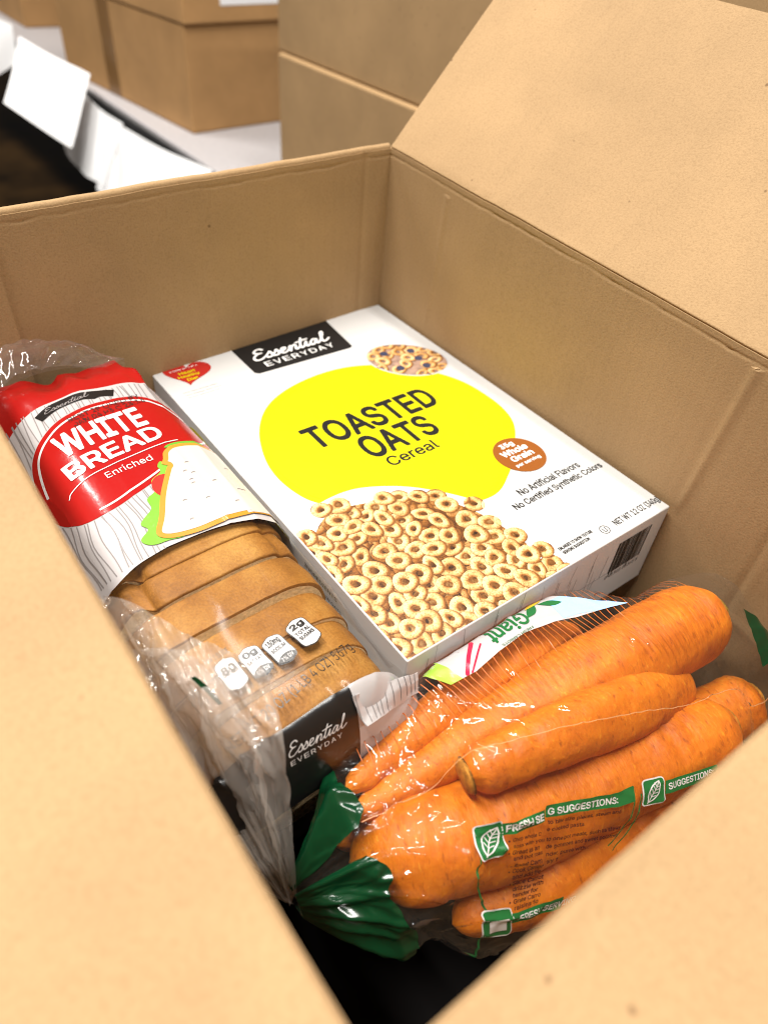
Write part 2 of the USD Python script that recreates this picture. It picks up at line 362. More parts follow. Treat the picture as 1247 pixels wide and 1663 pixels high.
closed_carton('cardboard_box', 'carton standing behind the raised flap, at the top right corner of the picture', (0.575, -0.40, -0.1995), (0.88, 0.545, 0.26), 0, KRAFT_STACK)

def sheet_of_paper(corners, n=10, bend=0.01, thickness=0.0008):
    a, b, c, d = [np.array(x, float) for x in corners]   # top left, top right, bottom right, bottom left
    s, t = np.meshgrid(np.linspace(0, 1, n), np.linspace(0, 1, n), indexing='ij')
    s, t = s[..., None], t[..., None]
    P = (1 - t) * ((1 - s) * a + s * b) + t * ((1 - s) * d + s * c)
    N = np.cross(b - a, d - a); N /= np.linalg.norm(N)
    P = P + N * bend * np.sin(np.pi * s) * (0.4 + t) + N * bend * .5 * np.sin(5 * s + 3 * t)
    return thick(P, thickness)[0]

def ray(u, v):
    return FW * 1150.55 + RT * (u - 623.5) - UP * (v - 831.5)
def on_y(u, v, y):
    d = ray(u, v); return EYE + d * (y - EYE[1]) / d[1]
def on_x(u, v, x):
    d = ray(u, v); return EYE + d * (x - EYE[0]) / d[0]
single('paper_sheet', sheet_of_paper([on_y(31, 58, 1.98), on_y(148, 122, 1.80), on_y(115, 238, 1.74), on_y(6, 166, 1.90)]), PAPER, 'white paper sheet hanging askew off the white table edge, all four corners in view', 'paper')
single('paper_sheet', sheet_of_paper([on_y(-70, 0, 2.12), on_y(22, 40, 2.0), on_y(26, 100, 1.98), on_y(-60, 150, 2.1)]), PAPER, 'white paper sheet at the far left, cut off by the picture edge', 'paper')
# loose white wrapping that hangs from the table edge
def wrap_sheet(cols, x, n=30, amp=0.012, seed=1):
    top = spline([c[0] for c in cols], n // (len(cols) - 1)); bot = spline([c[1] for c in cols], n // (len(cols) - 1))
    t = np.linspace(0, 1, 14)[None, :, None]
    P = top[:, None] * (1 - t) + bot[:, None] * t
    w = meshkit.fbm(np.stack([P[..., 1] * 9, P[..., 2] * 6, P[..., 0] * 3], -1), 3, seed) - .5
    P[..., 0] -= np.abs(w) * amp * 4 * t[..., 0] + .05 * t[..., 0]
    return thick(P, .0008)[0]
single('paper_wrap', wrap_sheet([(on_x(136, 150, .482), on_x(136, 215, .475)), (on_x(165, 178, .482), on_x(155, 262, .470)), (on_x(200, 200, .483), on_x(205, 300, .466))], .48, seed=3), PAPER, 'crumpled white paper hanging below the white table edge beside its black leg', 'paper', smooth=50)
single('paper_wrap', wrap_sheet([(on_x(200, 205, .480), on_x(195, 300, .470)), (on_x(262, 240, .482), on_x(245, 340, .464)), (on_x(345, 276, .484), on_x(330, 360, .468))], .48, seed=8), PAPER, 'white paper hanging below the white table edge, right up against the open carton rim', 'paper', smooth=50)

# ------------------------------------------------------------------ the open carton
A = np.array([0.1945, 0.2835, 0.118]); B = np.array([-0.114, 0.267, 0.118]); C = np.array([-0.111, -0.117, 0.098]); D = np.array([0.1965, -0.121, 0.098])
FLOOR_Z = -0.2; TH = 0.004; EXT = 0.0030
carton = Thing('open_carton', 'open brown corrugated carton holding bread, cereal and carrots, flaps spread', 'cardboard box', (0.04, 0.08, FLOOR_Z - 0.004))
def wall_and_flap(p, q, ang, depth, name, bow_low=0.0, seed=0, groove=0.0005, wobble=0.0006, skew=(0, 0), flines=(), creases=()):
    """p -> q: the fold as seen from inside; the wall hangs below it, the flap leaves it at ang degrees above the horizontal."""
    n = 260
    s = np.linspace(0, 1, n)
    L = np.linalg.norm(q - p)
    h = (q - p) / L
    out = np.array([h[1], -h[0], 0.0]); out /= np.linalg.norm(out)
    cen = np.array([0.04, 0.08, 0])
    if (p - cen) @ out < 0: out = -out
    r = 0.0028
    turn = math.radians(90 - ang)
    # profile: (o, z) inner face, from the floor up, round the fold, out along the flap; v is the length along it
    zt = np.r_[np.linspace(0, .91, 34)[:-1], np.linspace(.91, 1, 46)]
    arc = np.linspace(0, turn, 10)[1:]
    fl = (np.linspace(0, 1, 60)[1:]) * depth
    W, Fl = [], []
    for k in range(n):
        top = p + (q - p) * s[k]
        wob = wobble * 2 * (meshkit.fbm(np.array([[s[k] * 14, seed, 0.3]]), 4, seed)[0] - .5)
        top = top + out * wob * .6 + np.array([0, 0, wob * .7])
        z1 = top[2] - r
        zz = FLOOR_Z + (z1 - FLOOR_Z) * zt
        o = np.zeros_like(zz) + bow_low * np.clip((z1 - zz) / 0.12, 0, 1)
        d = z1 - zz
        tear = (meshkit.fbm(np.array([[s[k] * 22, seed, 1.7]]), 4, seed + 40)[0])
        o += (groove * (.25 + 2.2 * max(tear - .35, 0))) * np.exp(-((d - .0042 - .003 * (tear - .5)) / .00075) ** 2)
        base = np.array([top[0], top[1], 0])
        ext = h * (EXT if k == n - 1 else -EXT if k == 0 else 0)
        wall = base + ext + o[:, None] * out + zz[:, None] * [0, 0, 1]
        for (u0, u1, v0, v1, amt) in creases:   # pressed lines on the wall
            v = np.clip((z1 - zz) / (z1 - FLOOR_Z), 0, 1)
            uu = u0 + (u1 - u0) * (v - v0) / max(v1 - v0, 1e-6)
            m = np.exp(-((s[k] - uu) * L / .0022) ** 2) * (v > v0) * (v < v1)
            wall = wall + (m * amt)[:, None] * out
        W.append(wall)
        ao = r * (1 - np.cos(arc)); az = z1 + r * np.sin(arc)
        e_o, e_z = ao[-1], az[-1]
        fo = e_o + fl * math.sin(turn); fz = e_z + fl * math.cos(turn)
        warp = .0022 * np.sin(s[k] * 5 + seed) * (fl / depth) ** 2 + .0012 * (meshkit.fbm(np.stack([fl * 18, np.full_like(fl, s[k] * 5), np.full_like(fl, seed)], -1), 2, seed) - .5)
        fo = fo + warp * math.cos(turn); fz = fz - warp * math.sin(turn)
        po = np.r_[0, ao, fo] + groove * .9 * np.exp(-(np.r_[0, np.arange(1, 10) * .0008, fl + .007] / .0025) ** 2); pz = np.r_[z1, az, fz]
        sh = h * (skew[0] * (1 - s[k]) + skew[1] * s[k])
        run = np.r_[np.zeros(10), fl]
        for (u_, a_) in flines:
            po = po + np.r_[np.zeros(10), np.ones(len(fl))] * a_ * math.exp(-((s[k] - u_) * L / .0011) ** 2) * math.cos(turn); pz = pz - np.r_[np.zeros(10), np.ones(len(fl))] * a_ * math.exp(-((s[k] - u_) * L / .0011) ** 2) * math.sin(turn)
        Fl.append(base + po[:, None] * out + pz[:, None] * [0, 0, 1] + run[:, None] / depth * sh)
    W, Fl = np.array(W), np.array(Fl)
    su = (s * L)[:, None]
    stw = np.stack([np.broadcast_to(su, W.shape[:2]), np.broadcast_to(zt * .3, W.shape[:2])], -1)
    stf = np.stack([np.broadcast_to(su, Fl.shape[:2]), np.broadcast_to(np.linspace(0, depth, Fl.shape[1]), Fl.shape[:2])], -1)
    for P, st, nm in ((W, stw, 'wall'), (Fl, stf, 'flap')):
        N = grid_normals(P)
        inward = (N[n // 2, 5] @ -out) > 0 if nm == 'wall' else None
        if nm == 'wall': flip = not inward
        else: flip = flip_wall
        if nm == 'wall': flip_wall = flip
        if flip: P, st = P[::-1], st[::-1]
        m, uv = thick(P, TH, st)
        carton.part(nm, m, KRAFT, smooth=35, uv=uv, label=None)
        if nm == 'flap': flap_grid = P
    return W, Fl
wall_and_flap(B, A, -82, 0.14, 'back', seed=1, wobble=.0008, creases=((.93, .93, .0, 1, .0008),))
wall_and_flap(A, D, 47, 0.147, 'right', seed=2, flines=((.10, .0003), (.215, .0005), (.235, -.0004), (.252, .0005), (.275, -.0003), (.33, .0002), (.40, .0003), (.47, -.0003), (.55, .0003), (.61, .0003), (.70, -.0003)), groove=.0008, creases=((.155, .140, .03, .32, -.0007), (.723, .710, .02, .33, -.0013), (.830, .834, .22, .65, .0013)))
wall_and_flap(C, B, -4, 0.145, 'left', flines=((.2, .0002), (.45, -.0003), (.62, .0003), (.8, .0002)), seed=3, wobble=.0008)
wall_and_flap(D, C, -4, 0.139, 'front', seed=4, wobble=.0008)
# the glued tab of the carton: the next wall's board lapped over the left end of the back wall, its edge perforated
hd = (A - B) / np.linalg.norm(A - B); hd[2] = 0; inn = np.array([hd[1], -hd[0], 0])
zz_ = np.arange(-.196, .1115, .0014)
tabp = Polygon([(0.001, -.196), *[(.0415 + (.0006 if i % 2 else 0) + .0004 * math.sin(z * 60), z) for i, z in enumerate(zz_)], (.001, .1115)])
tab = trimesh.creation.extrude_polygon(tabp, .0026, engine='earcut'); tv = tab.vertices
tab = trimesh.Trimesh(np.array([B[0], B[1], 0]) + tv[:, :1] * hd + tv[:, 1:2] * [0, 0, 1] + (tv[:, 2:] + .0002) * inn, tab.faces, process=False)
trimesh.repair.fix_normals(tab)
carton.part('glue_tab', tab, KRAFT, uv=np.c_[tv[:, 0], tv[:, 1]])
bt = rbox((-0.118, -0.125, FLOOR_Z - .004), (0.2, 0.286, FLOOR_Z - .0003), .0008)
carton.part('base', bt, KRAFT, uv=bt.vertices[:, :2])

# ------------------------------------------------------------------ cereal box
CW, CL, CD = 0.193, 0.2833, 0.059
cereal = Thing('cereal_box', 'white cereal box with a big yellow spot and a bowl of oat rings, lying flat', 'cereal box', (CW / 2, CL / 2, -CD))
cb = rbox((0, 0, -CD), (CW, CL, 0), 0.0009)
cereal.part('box_body', cb, CARD, smooth=40)
EX, EY, EZ = np.array([1., 0, 0]), np.array([0, 1., 0]), np.array([0, 0, 1.])
O3 = np.zeros(3)
STEP = 0.00012
def front(name, poly, mat, layer=1, label=None):
    cereal.part(name, flat(poly.intersection(sbox(.0004, .0004, CW - .0004, CL - .0004)), O3, EX, EY, STEP * layer), mat, label=label)
bowl_rim = Polygon(spline([(-.02, .083), (-.005, .0925), (.0042, .0955), (.0145, .1030), (.026, .1080), (.047, .1075), (.0677, .0975), (.0837, .0835), (.0990, .0630), (.1060, .0420), (.1085, .0222), (.1075, .0106), (.104, -.002), (.09, -.03), (.03, -.05), (-.03, .0)], 10, closed=True))
spot = Polygon(spline([(.0160, .1390), (.0192, .1600), (.0298, .1846), (.0464, .2038), (.0688, .2150), (.0960, .2195), (.1213, .2165), (.1440, .2050), (.1640, .1850), (.1760, .1627), (.1790, .1367), (.1762, .1169), (.1680, .1020), (.1516, .0865), (.1324, .0713), (.1102, .062), (.08, .07), (.04, .09), (.026, .1064), (.0190, .1190)], 10, closed=True))
spot_in = affinity.scale(spot, .955, .95)
front('yellow_spot', spot.difference(bowl_rim.buffer(.0012)), YELLOW, 1)
ring = spot_in.difference(spot_in.buffer(-.0009)).difference(bowl_rim.buffer(.004))
front('spot_outline', ring, YELLOW_DEEP, 2)
logo = Polygon([(.0592, CL - .0004), (.1415, CL - .0004), (.1372, .2395), (.1345, .2380), (.0615, .2402), (.0590, .2425)])
front('brand_panel', logo, INK_BLACK, 1)
front('brand_script', essential(.0665, .2545, .0635, .0145), INK_WHITE, 2)
front('brand_caps', unary_union([T(ch, .0705 + i * .0072, .2452, .0053, .0058) for i, ch in enumerate('EVERYDAY')]), INK_WHITE, 2)
front('title', unary_union([T('TOASTED', .0487, .1490, .0975, .0225, bold=.045), T('OATS', .0722, .1243, .0540, .0222, bold=.045)]), INK_BLACK, 2)
front('subtitle', T('Cereal', .0778, .1130, .0372, .0090, bold=.025), INK_BLACK, 2)
hx = np.linspace(0, 2 * np.pi, 60)
heart = Polygon(np.c_[16 * np.sin(hx) ** 3, 13 * np.cos(hx) - 5 * np.cos(2 * hx) - 2 * np.cos(3 * hx) - np.cos(4 * hx)])
heart = affinity.translate(affinity.rotate(affinity.scale(heart, .00100, .00098, origin=(0, 0)), -18, origin=(0, 0)), .0212, .2655)
front('heart', heart, RED_CARD, 1)
front('heart_edge', heart.difference(heart.buffer(-.0006)), plain('dark_red_ink', (.40, .02, .012), .4), 2)
front('heart_words', unary_union([T('Heart', .0150, .2640, .0115, .0032, bold=.03), T('Healthy', .0128, .2592, .0150, .0036, bold=.03), T('Diet', .0170, .2550, .0076, .0032, bold=.03)]), YELLOW, 2)
front('heart_line', T('a tasty part of a', .0108, .2695, .0195, .0022), INK_WHITE, 2)
front('heart_note', unary_union([T('while many factors affect', .0075, .2426, .0245, .0016), T('heart disease, diets low in', .0078, .2394, .0255, .0016), T('fat may reduce the risk', .0080, .2362, .0225, .0016)]), INK_PALE, 1)
front('grain_badge', Point(.1515, .0815).buffer(.0165, 32), BROWN_INK, 3)
front('badge_words', unary_union([T('35g', .1452, .0892, .0105, .0052, bold=.03), T('Whole', .1408, .0834, .0205, .0050, bold=.03), T('Grain', .1430, .0772, .0175, .0050, bold=.03), T('per serving', .1412, .0718, .0200, .0034, bold=.02)]), INK_WHITE, 4)
front('claims', unary_union([T('No Artificial Flavors', .1250, .0530, .0508, .0055, bold=.03), T('No Certified Synthetic Colors', .1140, .0445, .0735, .0060, bold=.03)]), INK_GREY, 2)
front('net_weight', T('NET WT 12 OZ (340g)', .1528, .0050, .0395, .0058, bold=.02), INK_GREY, 2)
front('small_print', unary_union([T('ENLARGED TO SHOW TEXTURE', .1110, .0102, .0262, .0022, bold=.04), T('SERVING SUGGESTION', .1110, .0070, .0205, .0022, bold=.04)]), INK_GREY, 2)
front('kosher_mark', Point(.1443, .0080).buffer(.0031).difference(Point(.1443, .0080).buffer(.0027)).union(T('U', .1431, .0063, .0024, .0034)), INK_GREY, 2)

def rings_print(poly, step, rings, seed, bg, z):
    """The printed photograph of oat rings: ink on a fine grid of points, one colour each."""
    r = np.random.default_rng(seed)
    x0, y0, x1, y1 = poly.bounds
    xs, ys = np.arange(x0, x1, step), np.arange(y0, y1, step)
    X, Y = np.meshgrid(xs, ys, indexing='ij')
    grain = meshkit.fbm(np.stack([X * 1700, Y * 1700, X * 0], -1), 2, seed)
    coarse = meshkit.fbm(np.stack([X * 300, Y * 300, X * 0 + 5], -1), 3, seed + 7)
    img = np.array(bg)[None, None] * (0.5 + coarse[..., None])
    lx, ly, lz = -.45, .6, .66
    for (cx, cy, ro, squash, ang, tone) in rings:
        i0, i1 = np.searchsorted(xs, [cx - ro * 1.5, cx + ro * 1.5]); j0, j1 = np.searchsorted(ys, [cy - ro * 1.5, cy + ro * 1.5])
        if i0 >= i1 or j0 >= j1: continue
        dx, dy = X[i0:i1, j0:j1] - cx, Y[i0:i1, j0:j1] - cy
        c, s = math.cos(ang), math.sin(ang)
        u, v = (dx * c + dy * s) / ro, (-dx * s + dy * c) / (ro * squash)
        rad = np.hypot(u, v) * (1 + .05 * np.sin(3 * np.arctan2(v, u) + cx * 900))
        tube_r = .36; mid = .64
        k = (rad - mid) / tube_r
        hit = np.abs(k) < 1
        nr = np.clip(k, -1, 1); nz = np.sqrt(1 - nr ** 2)
        ux, uy = u / np.maximum(rad, 1e-6), v / np.maximum(rad, 1e-6)
        nx = (ux * c - uy * s) * nr; ny = (ux * s + uy * c) * nr
        lam = np.clip(nx * lx + ny * ly + nz * lz, 0, 1)
        sh = (.20 + .95 * lam) * tone * (.66 + .62 * grain[i0:i1, j0:j1]) 
        ramp = np.stack([np.interp(sh, [0, .35, .7, 1.1], a) for a in ((.06, .26, .52, .70), (.016, .095, .295, .50), (.002, .016, .105, .26))], -1)
        pit = (grain[i0:i1, j0:j1] < .30)[..., None]
        ramp = np.where(pit, ramp * .66, ramp)
        # the printed picture's own dark gap round each ring
        rim = np.exp(-((np.abs(k) - 1.0) / .16) ** 2) * (np.abs(k) > 1) * (rad > mid)
        sub = img[i0:i1, j0:j1]
        sub *= (1 - .55 * np.clip(rim, 0, 1))[..., None]
        hole = (k < -1)
        sub[hole] *= .55
        sub[hit] = ramp[hit]
    ins = shapely.contains_xy(poly, X.ravel(), Y.ravel())
    f = grid_faces(len(xs), len(ys)); f = f[ins[f].all(1)]
    used_v = np.unique(f); mp = np.zeros(len(ins), int); mp[used_v] = np.arange(len(used_v))
    V = np.c_[X.ravel(), Y.ravel(), np.full(X.size, z)][used_v]
    return trimesh.Trimesh(V, quads(mp[f]), process=False), np.clip(img.reshape(-1, 3)[used_v], 0, 1)

pile = Polygon(spline([(.0, .0855), (.012, .0975), (.027, .1035), (.045, .1000), (.063, .0925), (.078, .0835), (.090, .0725), (.0975, .058), (.1015, .042), (.1035, .026), (.101, .008), (.0985, -.006), (.05, -.03), (-.03, -.03), (-.02, .07)], 8, closed=True))
rr = np.random.default_rng(11)
pts = []
for j in range(14000):
    q = (rr.uniform(-.007, .106), rr.uniform(-.007, .106))
    if not pile.buffer(.004).contains(Point(q)): continue
    if all((q[0] - a) ** 2 + (q[1] - b) ** 2 > .0087 ** 2 for a, b in pts): pts.append(q)
lowp = [(rr.uniform(-.007, .106), rr.uniform(-.007, .106)) for _ in range(420)]
lowp = [q for q in lowp if pile.buffer(.003).contains(Point(q))]
low = [(a + rr.normal(0, .003), b + rr.normal(0, .003), rr.uniform(.0066, .0075), rr.uniform(.5, .9), rr.uniform(0, 3.1), rr.uniform(.26, .62)) for a, b in lowp]
rr.shuffle(pts)
top = [(a, b, rr.uniform(.0064, .0074), rr.uniform(.68, 1.0), rr.uniform(0, 3.1), rr.uniform(.86, 1.10)) for a, b in pts]
RINGS = inked('printed_rings')
# ragged upper edge: the pile ends along the rings themselves
edge = unary_union([pile.buffer(-.004)] + [Point(a, b).buffer(.0062) for a, b, *_ in top if pile.buffer(.0015).contains(Point(a, b))]).intersection(sbox(.0005, .0005, CW - .0005, CL))
m, ink = rings_print(edge, .00032, low + top, 3, (.11, .036, .006), STEP * 2)
cereal.part('printed_rings', m, RINGS, col=ink)
plate = affinity.rotate(affinity.scale(Point(.1605, .2045).buffer(1, 48), .0300, .0215), -41, origin=(.1605, .2045))
front('small_plate', plate, plain('plate_ink', (.44, .44, .46), .4), 2)
sp = []
for j in range(3000):
    a, b = rr.uniform(-.03, .03), rr.uniform(-.022, .022)
    if (a / .0285) ** 2 + (b / .0195) ** 2 < 1 and all((a - c) ** 2 + (b - d) ** 2 > .0088 ** 2 for c, d in sp): sp.append((a, b))
ca, sa = math.cos(math.radians(-41)), math.sin(math.radians(-41))
spr = [(.1605 + a * ca - b * sa, .2045 + a * sa + b * ca, .0062, rr.uniform(.6, .95), rr.uniform(0, 3.1), rr.uniform(.7, 1.05)) for a, b in sp]
m, ink = rings_print(plate.buffer(-.001), .0004, spr, 5, (.30, .19, .14), STEP * 3)
cereal.part('printed_small_plate', m, RINGS, col=ink)
front('blueberries', unary_union([Point(.1605 + a * ca - b * sa, .2045 + a * sa + b * ca).buffer(.0030) for a, b in ((-.017, .004), (.002, .012), (.014, -.006), (.008, .003), (-.004, -.013))]), plain('blueberry_ink', (.03, .035, .07), .4), 4)
# near side: barcode and wood print; left side: black and yellow print that wraps round
bars = []; bx = .1510; bw = np.random.default_rng(2)
while bx < .1800:
    w = bw.choice([.00035, .0006, .0009]); bars.append(sbox(bx, -.0325 - (.003 if bw.random() < .15 else 0), bx + w, -.0075)); bx += w + bw.choice([.0003, .0005, .0008])
cereal.part('barcode', flat(unary_union(bars), O3, EX, EZ, STEP * 2), INK_BLACK)
cereal.part('barcode_digits', flat(T('0 41303 02365 8', .1500, -.0372, .030, .0030), O3, EX, EZ, STEP * 2), INK_GREY)
gr = []
for k in range(46):
    x = rng.uniform(.003, .145); z0 = rng.uniform(-.057, -.02); gr.append(LineString([(x, z0), (x + rng.normal(0, .001), z0 + rng.uniform(.008, .03))]).buffer(rng.uniform(.00008, .00022)))
cereal.part('side_grain', flat(unary_union(gr).intersection(sbox(.001, -.058, .192, -.001)), O3, EX, EZ, STEP), INK_PALE)
cereal.part('glue_seam', flat(LineString([(.001, -.030), (.15, -.0315)]).buffer(.00018), O3, EX, EZ, STEP * 1.5), INK_PALE)
cereal.part('side_spot', flat(Polygon(spline([(-.215, -.057), (-.228, -.03), (-.222, -.010), (-.20, -.006), (-.16, -.012), (-.135, -.03), (-.14, -.057)], 8, closed=True)), O3, -EY, EZ, STEP), YELLOW_DEEP)
cereal.part('side_panel', flat(Polygon([(-.2825, -.0585), (-.2825, -.016), (-.262, -.018), (-.256, -.0585)]), O3, -EY, EZ, STEP), INK_BLACK)
for t_, x_, z_, w_, h_ in (('TOASTED', -.205, -.030, .035, .008), ('INGREDIENTS', -.085, -.014, .030, .0026), ('WHOLE GRAIN OATS', -.085, -.020, .034, .0022)):
    cereal.part('side_words', flat(T(t_, x_, z_, w_, h_), O3, -EY, EZ, STEP * 2), INK_BLACK)

# ------------------------------------------------------------------ loaf of bread
def loaf_top(y): return 0.010 + 0.020 * np.clip(y / .22, 0, 1)
def loaf_sec(y, ph, off=0.0):
    """Cross-section of the loaf at y, ph from -pi/2 (under) over the top; off grows or shrinks it."""
    xc, a, b = -0.0565, 0.0540 + off + (.0022 - .085 * max(y - .10, 0)) * (np.cos(ph) > 0) * np.clip(np.cos(ph) * 2, 0, 1), 0.050 + off
    zc = loaf_top(y) - 0.050
    c, s = np.cos(ph), np.sin(ph)
    e = np.where(s > 0, np.where(c > 0, 2 / 3.9, 2 / 2.7), 2 / 5.0)
    x = xc + a * np.sign(c) * np.abs(c) ** e
    z = zc + b * np.sign(s) * np.abs(s) ** e
    return x, z
CRUST = usdkit.material(stage, LK + 'bread_crust', {
    'g': ('geometry', {}), 'n1': ('noise_texture', {'scale': 28.0, 'detail': 5.0, 'roughness': 0.6}), 'r1': ('rgb_ramp', {'ramp': [(0.30, (0.150, 0.052, 0.005)), (0.5, (0.260, 0.106, 0.014)), (0.70, (0.36, 0.178, 0.036))]}),
    'n2': ('noise_texture', {'scale': 900.0, 'detail': 3.0}), 'r2': ('rgb_ramp', {'ramp': [(0.3, (0.82, 0.8, 0.78)), (0.7, (1.12, 1.13, 1.15))]}), 'x': ('mix_color', {'blend_type': 'multiply', 'fac': 0.8}),
    'b': ('bump', {'strength': 0.35, 'distance': 0.0008}), 'p': ('principled_bsdf', {'roughness': 0.6, 'specular_ior_level': 0.3})},
    [('g.position', 'n1.vector'), ('g.position', 'n2.vector'), ('n1.fac', 'r1.fac'), ('n2.fac', 'r2.fac'), ('r1.color', 'x.a'), ('r2.color', 'x.b'), ('x.result', 'p.base_color'), ('n2.fac', 'b.height'), ('b.normal', 'p.normal')], surface='p.BSDF')
CRUMB = plain('bread_crumb', (.72, .52, .28), .8, .2, bump=.5, scale=500, vary=.2)
loaf = Thing('bread_loaf', 'sliced white loaf with golden brown crust inside the clear bag', 'bread', (-0.0585, 0.11, -0.09))
EDGES = np.array([-.003, .018, .037, .056, .077, .095, .115, .134, .155, .174, .194, .214, .233])
for k in range(12):
    y0 = EDGES[k]; TSL = EDGES[k + 1] - EDGES[k]
    n = 96
    ph = np.linspace(-np.pi / 2, 1.5 * np.pi, n, endpoint=False)
    j = rng.normal(0, 1, 6)
    pc = 1.93 + .10 * math.sin(k * 1.9) + .05 * j[0]; far = 1.0 if k >= 4 else .12 if k == 3 else 0.0; gap = 1.0 if k >= 3 else .5          # where the dome pinches against the side
    rows = []
    off0 = -0.0036 + .0005 * j[1] - (.0 if k else .0006)
    for yy, ins in ((0.0001, .0018), (0.0002, .0009), (.0004, .0003), (.0012, 0.0001), (TSL * .5, -.0006), (TSL - .0012, .0001), (TSL - .0004, .0003), (TSL - .0002, .0009), (TSL - .0001, .0018)) if k else ((0.0003, .012), (.0008, .0075), (.002, .0038), (.0045, .0010), (TSL * .5, -.0002), (TSL - .0012, .0001), (TSL - .0006, .0004), (TSL - .00035, .0012), (TSL - .0002, .0026)):
        x, z = loaf_sec(y0 + yy, ph, off0 - ins * gap + (.0013 + .0006 * j[0]) * (.5 - yy / TSL) - .0005)
        pin = np.exp(-((ph - pc) / .06) ** 2) * .0050 * far + far * np.exp(-((ph - (np.pi - pc) + .25) / .09) ** 2) * .002
        cx, cz = -.0565, loaf_top(y0) - .05
        dx, dz = x - cx, z - cz; rl = np.hypot(dx, dz)
        bump = .0008 * (meshkit.fbm(np.stack([x * 90, z * 90, np.full(n, k * 3.1)], -1), 3, 5) - .5) * 2 - pin
        x, z = x + dx / rl * bump, z + dz / rl * bump
        yaw = .05 + .03 * j[2]; ti = .03 * j[3]
        y = y0 + yy + far * .0095 / (1 + np.exp(-(ph - pc) / .035)) * (.75 + .25 * j[5] * .3) * (ph < 3.6) + (x - cx) * yaw + (z - cz) * ti + .0016 * np.exp(-((ph - 2.3) / .5) ** 2) * j[4]
        rows.append(np.stack([x + .0006 * j[5], y, z], -1))
    P = np.array(rows)
    body = grid(P, wrap=True)
    trimesh.repair.fix_normals(body)
    if body.vertices[body.faces[0]].mean(0) @ np.array([0, 0, 1]) > 9: pass
    sl = loaf.part('slice', body, CRUST, smooth=45)
    for e in (0, len(P) - 1):
        cen = P[e].mean(0); V = np.vstack([P[e], cen]); F = np.array([[i, (i + 1) % n, n] for i in range(n)])
        if e == 0: F = F[:, ::-1]
        loaf.part('crumb_face', trimesh.Trimesh(V, F, process=False), CRUMB, parent=sl)

# ------------------------------------------------------------------ bread bag
bag = Thing('bread_bag', 'red and white printed bread bag with clear window, inside the open carton', 'bread bag', (-0.0585, 0.11, -0.092))
NPH = 200
PH = np.linspace(-np.pi / 2, 1.5 * np.pi, NPH, endpoint=False)
def bag_ring(y, bend=None):
    x, z = loaf_sec(max(y, .0), PH, 0.0)
    cx, cz = -.0565, loaf_top(max(y, 0)) - .05
    if y < .001:      # near end closes over the first slice
        k = math.sqrt(max(1 - ((.001 - y) / .0151) ** 2, .0))
        sc = .03 + .97 * k
        x, z = cx + (x - cx) * (.84 + .16 * sc), cz + (z - cz) * sc
    if y > .228:      # far end: the film falls flat behind the last slice and turns up
        k = np.clip((y - .228) / .026, 0, 1); k = k * k * (3 - 2 * k)
        zt = loaf_top(y) - .003 * k
        x = cx + (x - cx) * np.where(x > cx, 1 - .34 * k, 1 - .02 * k); z = zt - (zt - z) * (1 - .88 * k) * (1 - .35 * k)
    P = np.stack([x, np.full(NPH, y), z], -1)
    w = meshkit.fbm(np.stack([x * 30, np.full(NPH, y * 22), z * 30], -1), 3, 21) - .5
    fold = np.clip((y - .222) / .02, 0, 1) * .0085 + .0010 + .0045 * np.clip((.012 - y) / .012, 0, 1)
    d = np.stack([x - cx, np.zeros(NPH), z - cz], -1); d /= np.linalg.norm(d, axis=1, keepdims=True)
    cr = np.abs(meshkit.noise(np.stack([np.arctan2(z - cz, x - cx) * 5, np.full(NPH, y * 9), np.zeros(NPH)], -1), 9) - .5) * 2
    P = P + d * (w * fold * 2)[:, None] + d * ((1 - cr) ** 3 * fold * .6)[:, None]
    # films hang straight: taut bridges between the right shoulder and the cereal box
    P[:, 1] += .0  
    return P
def shift(P, fn):
    Q = P.copy(); Q[..., 1] += fn(P[..., 0]); return Q
def window_edge(x): return .003 - 3.0 * (x + .05) ** 2
def bag_zone(y0, y1, f0=None, f1=None, step=.0022):
    ys = np.arange(0, 1.0001, 1 / max(2, int((y1 - y0) / step)))
    rows = []
    for t in ys:
        base = bag_ring(y0 + (y1 - y0) * t)
        dy = 0
        if f0 is not None: dy = dy + f0(base[:, 0]) * (1 - t)
        if f1 is not None: dy = dy + f1(base[:, 0]) * t
        base[:, 1] += dy
        rows.append(base)
    return np.array(rows)
def tubes(P):
    m = grid(P, wrap=True); trimesh.repair.fix_normals(m); return m
YW = .1005; YR = .2275
def red_edge(x): return .002 - 3.0 * (x + .05) ** 2
Z_end = bag_zone(-.01405, -.0015, step=.0008)
Z_clear = bag_zone(-.0015, YW, None, window_edge)
Z_white = bag_zone(YW, YR, window_edge, red_edge)
Z_red = bag_zone(YR, .256, red_edge, None)
m_end, m_clear, m_white, m_red = map(tubes, (Z_end, Z_clear, Z_white, Z_red))
bag.part('clear_window', m_clear, CLEAR_BREAD, smooth=True)
bag.part('white_print', m_white, FILM_WHITE, smooth=True)
bag.part('red_print', m_red, FILM_RED, smooth=True)
